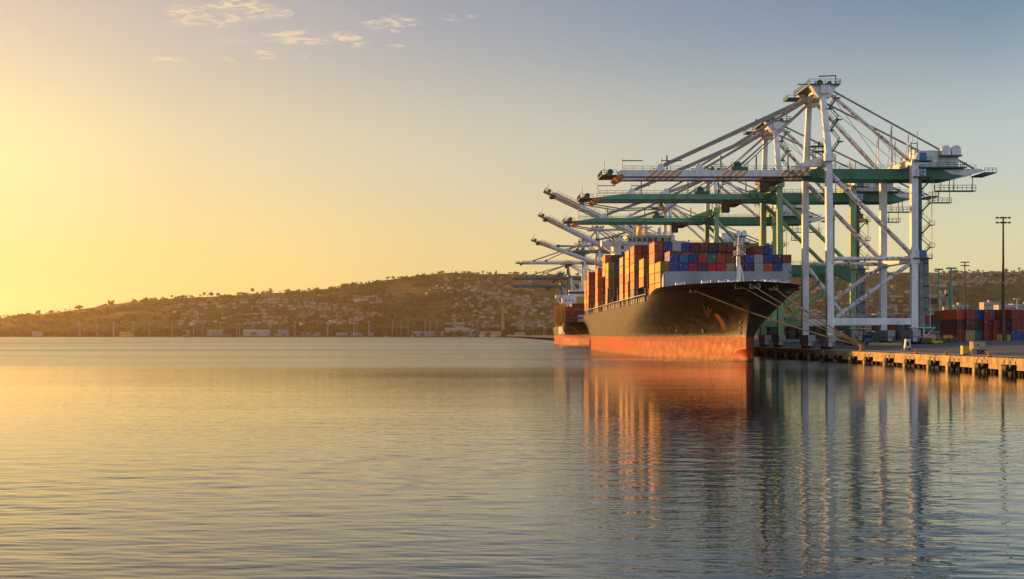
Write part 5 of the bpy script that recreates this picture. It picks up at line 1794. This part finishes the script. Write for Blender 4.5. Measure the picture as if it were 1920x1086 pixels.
# boats
def boat(px0, px1, D, label, mat, zdeck, cab, ztop, kind='boat', name='boat'):
    X0, X1 = (px0 - 893) * D / 2640, (px1 - 893) * D / 2640
    L = X1 - X0
    t = empty(name, ((X0 + X1) / 2, D, 0), label, kind)
    wv = L * .13
    b1 = MB()
    lv = [(-.5, .72), (zdeck * .5, .9), (zdeck, 1.0)]
    st = [-.5, -.42, -.2, .1, .3, .42, .5]
    hw = [.75, .95, 1, 1, .8, .45, .03]
    vs = []
    for z, s_ in lv:
        for x, h_ in zip(st, hw):
            vs.append((x * L * (s_ if x > 0 else min(1, s_ + .1)), -h_ * wv * s_, z))
        for x, h_ in reversed(list(zip(st, hw))):
            vs.append((x * L * (s_ if x > 0 else min(1, s_ + .1)), h_ * wv * s_, z))
    k = 14
    fs = [(j * k + i, j * k + (i + 1) % k, (j + 1) * k + (i + 1) % k, (j + 1) * k + i) for j in range(2) for i in range(k)]
    fs.append(tuple(2 * k + i for i in range(k)))
    b1.add(vs, fs, mat)
    b1.build('hull', t)
    for (a0, a1, z0, z1) in cab:
        b1 = MB(); b1.box((a0 * L, -wv * .7, z0), (a1 * L, wv * .7, z1), 'boat_yellow' if mat == 'boat_yellow' else 'wall_cream')
        b1.box((a0 * L + .3, -wv * .7 - .06, lerp(z0, z1, .5)), (a1 * L - .3, -wv * .7 + .02, lerp(z0, z1, .85)), 'glass_dark'); b1.build('cabin', t)
    b1 = MB(); b1.tube((0, 0, zdeck), (0, 0, ztop), .25, 'pole_grey', 5); b1.build('mast', t)
    return t
boat(898, 909, 4380, 'small bright yellow boat moored alone at the far shore', 'boat_yellow', 7.5, [(-.1, .2, 7.5, 9.0)], 13)
boat(920, 934, 4380, 'yellow white cruiser moored right of the small yellow boat', 'boat_yellow', 5, [(-.35, .25, 5, 8.5), (-.2, .1, 8.5, 11)], 15)
boat(224, 253, 4400, 'long yellow lit ferry boat at the far left shore', 'boat_yellow', 5, [(-.48, .4, 5, 9), (-.48, .25, 9, 14), (-.45, .1, 14, 18)], 24, 'ferry')
boat(342, 358, 4400, 'dredging boat with tan deckhouse below a sloping lit conveyor', 'rust_brown', 4, [(-.45, .1, 4, 9)], 20)
boat(408, 440, 4420, 'low lit barge with scrap cargo on the far shore', 'rust_brown', 4, [(-.45, -.3, 4, 8), (.1, .3, 4, 7)], 14, 'barge')
boat(950, 983, 4390, 'flat yellow lit barge left of the smaller ship bow', 'boat_yellow', 5.5, [(-.4, -.3, 5.5, 8)], 9, 'barge')
boat(987, 1040, 4400, 'second flat barge, hidden in part by the smaller ship', 'yellow_steel', 4.5, [(.1, .2, 4.5, 8), (-.3, -.15, 4.5, 7)], 10, 'barge')
for k_, (px_, w_) in enumerate(((566, 6), (590, 5), (640, 7), (720, 8), (742, 5), (770, 6), (846, 7), (868, 5), (884, 6))):
    boat(px_, px_ + w_, 4480 - (k_ % 3) * 12, 'small pale workboat moored along the far shore left of the yellow boats', 'wall_white' if k_ % 2 else 'rust_brown', 3.2, [(-.3, .15, 3.2, 6.5)], 15 + 5 * (k_ % 3))['group'] = 'small workboats along the far shore'
# rock breakwater
t = MB()
rr = random.Random(5)
for i in range(330):
    u = rr.random()
    px = lerp(551, 690, u)
    D = 4330 + rr.uniform(-8, 8)
    X = (px - 893) * D / 2640
    s_ = rr.uniform(2.0, 5.0) * (1.0 if .05 < u < .9 else .6)
    c0 = Vector((X, D, rr.uniform(-.2, 1.6)))
    dirs = [(1, 0, 0), (0, 1, 0), (-1, 0, 0), (0, -1, 0), (0, 0, 1), (0, 0, -1)]
    vs = [c0 + Vector(d_) * s_ * rr.uniform(.6, 1.3) for d_ in dirs]
    t.add(vs, [(0, 1, 4), (1, 2, 4), (2, 3, 4), (3, 0, 4), (1, 0, 5), (2, 1, 5), (3, 2, 5), (0, 3, 5)], 'rock')
tag(t.build('breakwater_rocks'), 'low line of dark riprap rocks in the water before the far shore', 'rocks', kind='stuff')
t = MB()
for px0, px1, D in ((780, 858, 4100), (925, 1040, 4000)):
    X0, X1 = (px0 - 893) * D / 2640, (px1 - 893) * D / 2640
    t.tube((X0, D, .2), (X1, D, .2), .9, 'rock', 6)
tag(t.build('floating_boom'), 'thin dark floating boom line on the water before the far shore', 'boom')

# ------------------------------------------------------------------ houses and trees on the hills
rh = random.Random(11)
def house_mesh(W_, D_, H_, rf):
    b1 = MB()
    b1.box((-W_ / 2, -D_ / 2, -3), (W_ / 2, D_ / 2, H_), 'house_wall')
    b1.prism([(-D_ / 2 - .6, H_), (D_ / 2 + .6, H_), (0, H_ + rf)], 'x', -W_ / 2 - .6, W_ / 2 + .6, 'roof_red')
    for x in (-.3, 0, .3):
        b1.box((x * W_ - .8, -D_ / 2 - .08, H_ * .45), (x * W_ + .8, -D_ / 2 + .02, H_ * .8), 'glass_dark')
    return b1.mesh('house')
HM = [house_mesh(15, 11, 6, 3), house_mesh(20, 12, 7, 3.2), house_mesh(12, 10, 8, 2.6), house_mesh(26, 14, 8, 2)]
def tree_mesh(seed, hgt, wid, k, trunk=True):
    r = random.Random(seed)
    b1 = MB()
    if trunk:
        b1.tube((0, 0, -2), (0, 0, hgt * .55), .35, 'tree_bark', 5, .2)
        for q_ in range(3):
            a_ = r.uniform(0, 6.28)
            b1.tube((0, 0, hgt * .4), (wid * .3 * math.cos(a_), wid * .3 * math.sin(a_), hgt * .7), .16, 'tree_bark', 4, .08)
    lobes = [(r.uniform(-.3, .3) * wid, r.uniform(-.3, .3) * wid, hgt * r.uniform(.45, .85), wid * r.uniform(.22, .36)) for _ in range(5)]
    for i in range(k):
        lx, ly, lz, lr = r.choice(lobes)
        d_ = Vector((r.gauss(0, 1), r.gauss(0, 1), r.gauss(0, .8))).normalized() * lr * (r.random() ** .4)
        c0 = Vector((lx, ly, lz)) + d_
        s_ = wid * r.uniform(.07, .13)
        u_ = Vector((r.gauss(0, 1), r.gauss(0, 1), r.gauss(0, 1))).normalized()
        v_ = u_.orthogonal().normalized()
        b1.add([c0 + u_ * s_, c0 + v_ * s_, c0 - u_ * s_, c0 - v_ * s_ * .7], [(0, 1, 2, 3)], 'foliage')
    return b1.mesh('tree')
TM = [tree_mesh(1, 11, 11, 150), tree_mesh(2, 14, 10, 150), tree_mesh(3, 9, 12, 150), tree_mesh(4, 16, 9, 150)]
def ground_at(px, D):
    X = (px - 893) * D / 2640
    return X, hill_z(X, D)
HREG = [  # px range, depth range, count, label, group
    (330, 600, 5050, 6300, 190, 'small pale house on the golden slope above the left far shore', 'houses on the left slope'),
    (560, 715, 4980, 5750, 150, 'small pale house in the dense quarter left of the open green hill', 'houses left of the open hill'),
    (800, 1000, 5650, 6400, 70, 'pale house near the top of the hill above the green fields', 'houses on the upper hill'),
    (850, 1110, 4850, 5700, 200, 'pale house on the slope around the brick tower', 'houses around the brick tower'),
    (1460, 1740, 4900, 5900, 190, 'pale house on the hillside seen between the crane legs', 'houses behind the cranes'),
    (1735, 1990, 6000, 6560, 170, 'pale house in the town along the ridge at far right', 'houses on the right ridge'),
]
wallc = [(.36, .29, .23), (.32, .25, .20), (.46, .41, .36), (.27, .21, .17), (.36, .24, .16)]
rest_h = MB()
nh = 0
for x0, x1, d0, d1, cnt, lab, grp in HREG:
    for i in range(int(cnt * 1.7)):
        # terraces: depth snapped to a few contour rows
        D = lerp(d0, d1, (int(rh.random() * 11) + rh.uniform(0, .35)) / 11)
        px = rh.uniform(x0, x1)
        if noise.noise((px / 30, D / 160, 5)) < -.25:
            continue
        X, z = ground_at(px, D)
        rot = rh.gauss(0, .5)
        if i % 5 == 0 and nh < 295:
            nh += 1
            o = bpy.data.objects.new('house', HM[rh.choice((0, 0, 1, 2, 3))])
            C.objects.link(o)
            o.location = (X, D, z)
            o.rotation_euler = (0, 0, rot)
            o.color = (*rh.choice(wallc), 1)
            tag(o, lab, 'house', grp)
        else:
            W_, D_, H_ = rh.uniform(11, 19), rh.uniform(9, 13), rh.uniform(5, 8)
            cs, sn = math.cos(rot), math.sin(rot)
            def tr(x, y, zz):
                return (X + x * cs - y * sn, D + x * sn + y * cs, z + zz)
            w2, d2 = W_ / 2, D_ / 2
            vs = [tr(-w2, -d2, -3), tr(w2, -d2, -3), tr(w2, d2, -3), tr(-w2, d2, -3), tr(-w2, -d2, H_), tr(w2, -d2, H_), tr(w2, d2, H_), tr(-w2, d2, H_)]
            rest_h.add(vs, [(0, 1, 5, 4), (1, 2, 6, 5), (2, 3, 7, 6), (3, 0, 4, 7)], 'wall_cream' if rh.random() < .6 else 'wall_white')
            rv = [tr(-w2 - .6, -d2 - .6, H_), tr(w2 + .6, -d2 - .6, H_), tr(w2 + .6, d2 + .6, H_), tr(-w2 - .6, d2 + .6, H_), tr(-w2 - .6, 0, H_ + 3), tr(w2 + .6, 0, H_ + 3)]
            rest_h.add(rv, [(0, 1, 5, 4), (2, 3, 4, 5), (0, 4, 3), (1, 2, 5)], 'roof_red')
tag(rest_h.build('hillside_houses'), 'mass of tiny pale houses spread over the far hillsides', 'houses', kind='stuff')

def put_tree(px, D, s_, lab, grp, mi=None):
    X, z = ground_at(px, D)
    o = bpy.data.objects.new('tree', TM[rh.randrange(4) if mi is None else mi])
    C.objects.link(o)
    o.location = (X, D, z - .4)
    o.rotation_euler = (0, 0, rh.uniform(0, 6.28))
    o.scale = (s_ * rh.uniform(.9, 1.3), s_ * rh.uniform(.9, 1.3), s_ * rh.uniform(.8, 1.1))
    tag(o, lab, 'tree', grp)
for i in range(60):
    px = rh.uniform(-20, 850)
    put_tree(px, D_RIDGE - rh.uniform(-10, 25), rh.choice((.5, .7, .9, 1.1)), 'dark tree standing on the left ridge line against the golden sky', 'trees on the left ridge')
for px, s_ in ((70, 1.7), (72.5, 1.8), (146, 1.7), (150, 1.9), (204, 1.9), (208, 2.0), (212, 1.6), (275, 1.6), (382, 1.9), (397, 1.9), (408, 1.6), (473, 2.0), (508, 1.9), (540, 1.5), (727, 1.5), (737, 1.6), (830, 1.6)):
    put_tree(px, D_RIDGE - 5, s_ * .95, 'larger round tree breaking the left ridge line against the golden sky', 'large trees on the left ridge')
for i in range(30):
    put_tree(rh.uniform(870, 1110), D_RIDGE - rh.uniform(-10, 20), rh.choice((.8, 1.0, 1.3)), 'tree on the ridge line behind the far crane booms', 'trees on the middle ridge')
for i in range(26):
    put_tree(rh.uniform(1735, 1960), D_RIDGE - rh.uniform(-5, 20), rh.choice((.9, 1.1, 1.5)), 'tree on the ridge line right of the cranes', 'trees on the right ridge')
for i in range(70):
    put_tree(rh.uniform(300, 1060), rh.uniform(4610, 4740), rh.uniform(1.5, 2.7), 'dark tree in the belt of trees behind the far shore sheds', 'trees behind the far shore')
for i in range(40):
    put_tree(rh.uniform(300, 1030), 4566, rh.uniform(.8, 1.6), 'small dark tree in front of the far shore sheds', 'trees before the far shore sheds')
for i in range(40):
    px, D = rh.uniform(640, 1110), rh.uniform(5000, 6300)
    put_tree(px, D, rh.uniform(.9, 1.8), 'tree on the green slope of the middle hill', 'trees on the middle hill')
for i in range(30):
    px, D = rh.uniform(1735, 1990), rh.uniform(4900, 5900)
    put_tree(px, D, rh.uniform(1.0, 2.2), 'tree on the field slope at far right', 'trees on the right slope')
# the rest of the wood reads as one mass
rest_t = MB()
rt = random.Random(3)
TREG = [(-150, 340, 4800, 6500, 700), (330, 720, 4760, 6560, 1400), (640, 1120, 4760, 6560, 1500), (1440, 2000, 4760, 6560, 1100), (300, 1080, 4640, 4800, 900), (-200, 320, 4640, 4800, 260), (-200, 1060, 4604, 4640, 620)]
for x0, x1, d0, d1, cnt in TREG:
    for i in range(cnt):
        px, D = rt.uniform(x0, x1), rt.uniform(d0, d1)
        if noise.noise((px / 60, D / 260, 2)) < -.02 and d1 > 5000:
            continue
        X, z = ground_at(px, D)
        s_ = rt.uniform(6, 13)
        for k in range(16):
            c0 = Vector((X + rt.gauss(0, s_ * .6), D + rt.gauss(0, s_ * .5), z + s_ * rt.uniform(.1, 1.15)))
            q_ = s_ * rt.uniform(.22, .45)
            u_ = Vector((rt.gauss(0, 1), rt.gauss(0, .6), rt.gauss(0, 1))).normalized(); v_ = u_.orthogonal().normalized()
            rest_t.add([c0 + u_ * q_, c0 + v_ * q_, c0 - u_ * q_, c0 - v_ * q_ * .8], [(0, 1, 2, 3)], 'foliage')
tag(rest_t.build('hillside_wood'), 'dark scattered woods and scrub covering the far hillsides', 'woods', kind='stuff')

# ------------------------------------------------------------------ haze
m = bpy.data.materials.new('haze_air')
m.use_nodes = True
m.node_tree.nodes.clear()
nn = N(m.node_tree)
pv = nn.new('ShaderNodeVolumePrincipled')
pv.inputs['Color'].default_value = (1.0, .80, .52, 1)
pv.inputs['Density'].default_value = 3.0e-5
pv.inputs['Anisotropy'].default_value = .8
o_ = nn.new('ShaderNodeOutputMaterial')
nn.l.new(pv.outputs[0], o_.inputs['Volume'])
MATS['haze_air'] = m
b_ = MB()
b_.box((-15000, -900, -3.5), (15000, 12500, 350), 'haze_air')
tag(b_.build('haze'), 'thin golden evening haze over the harbour', 'haze', kind='stuff')
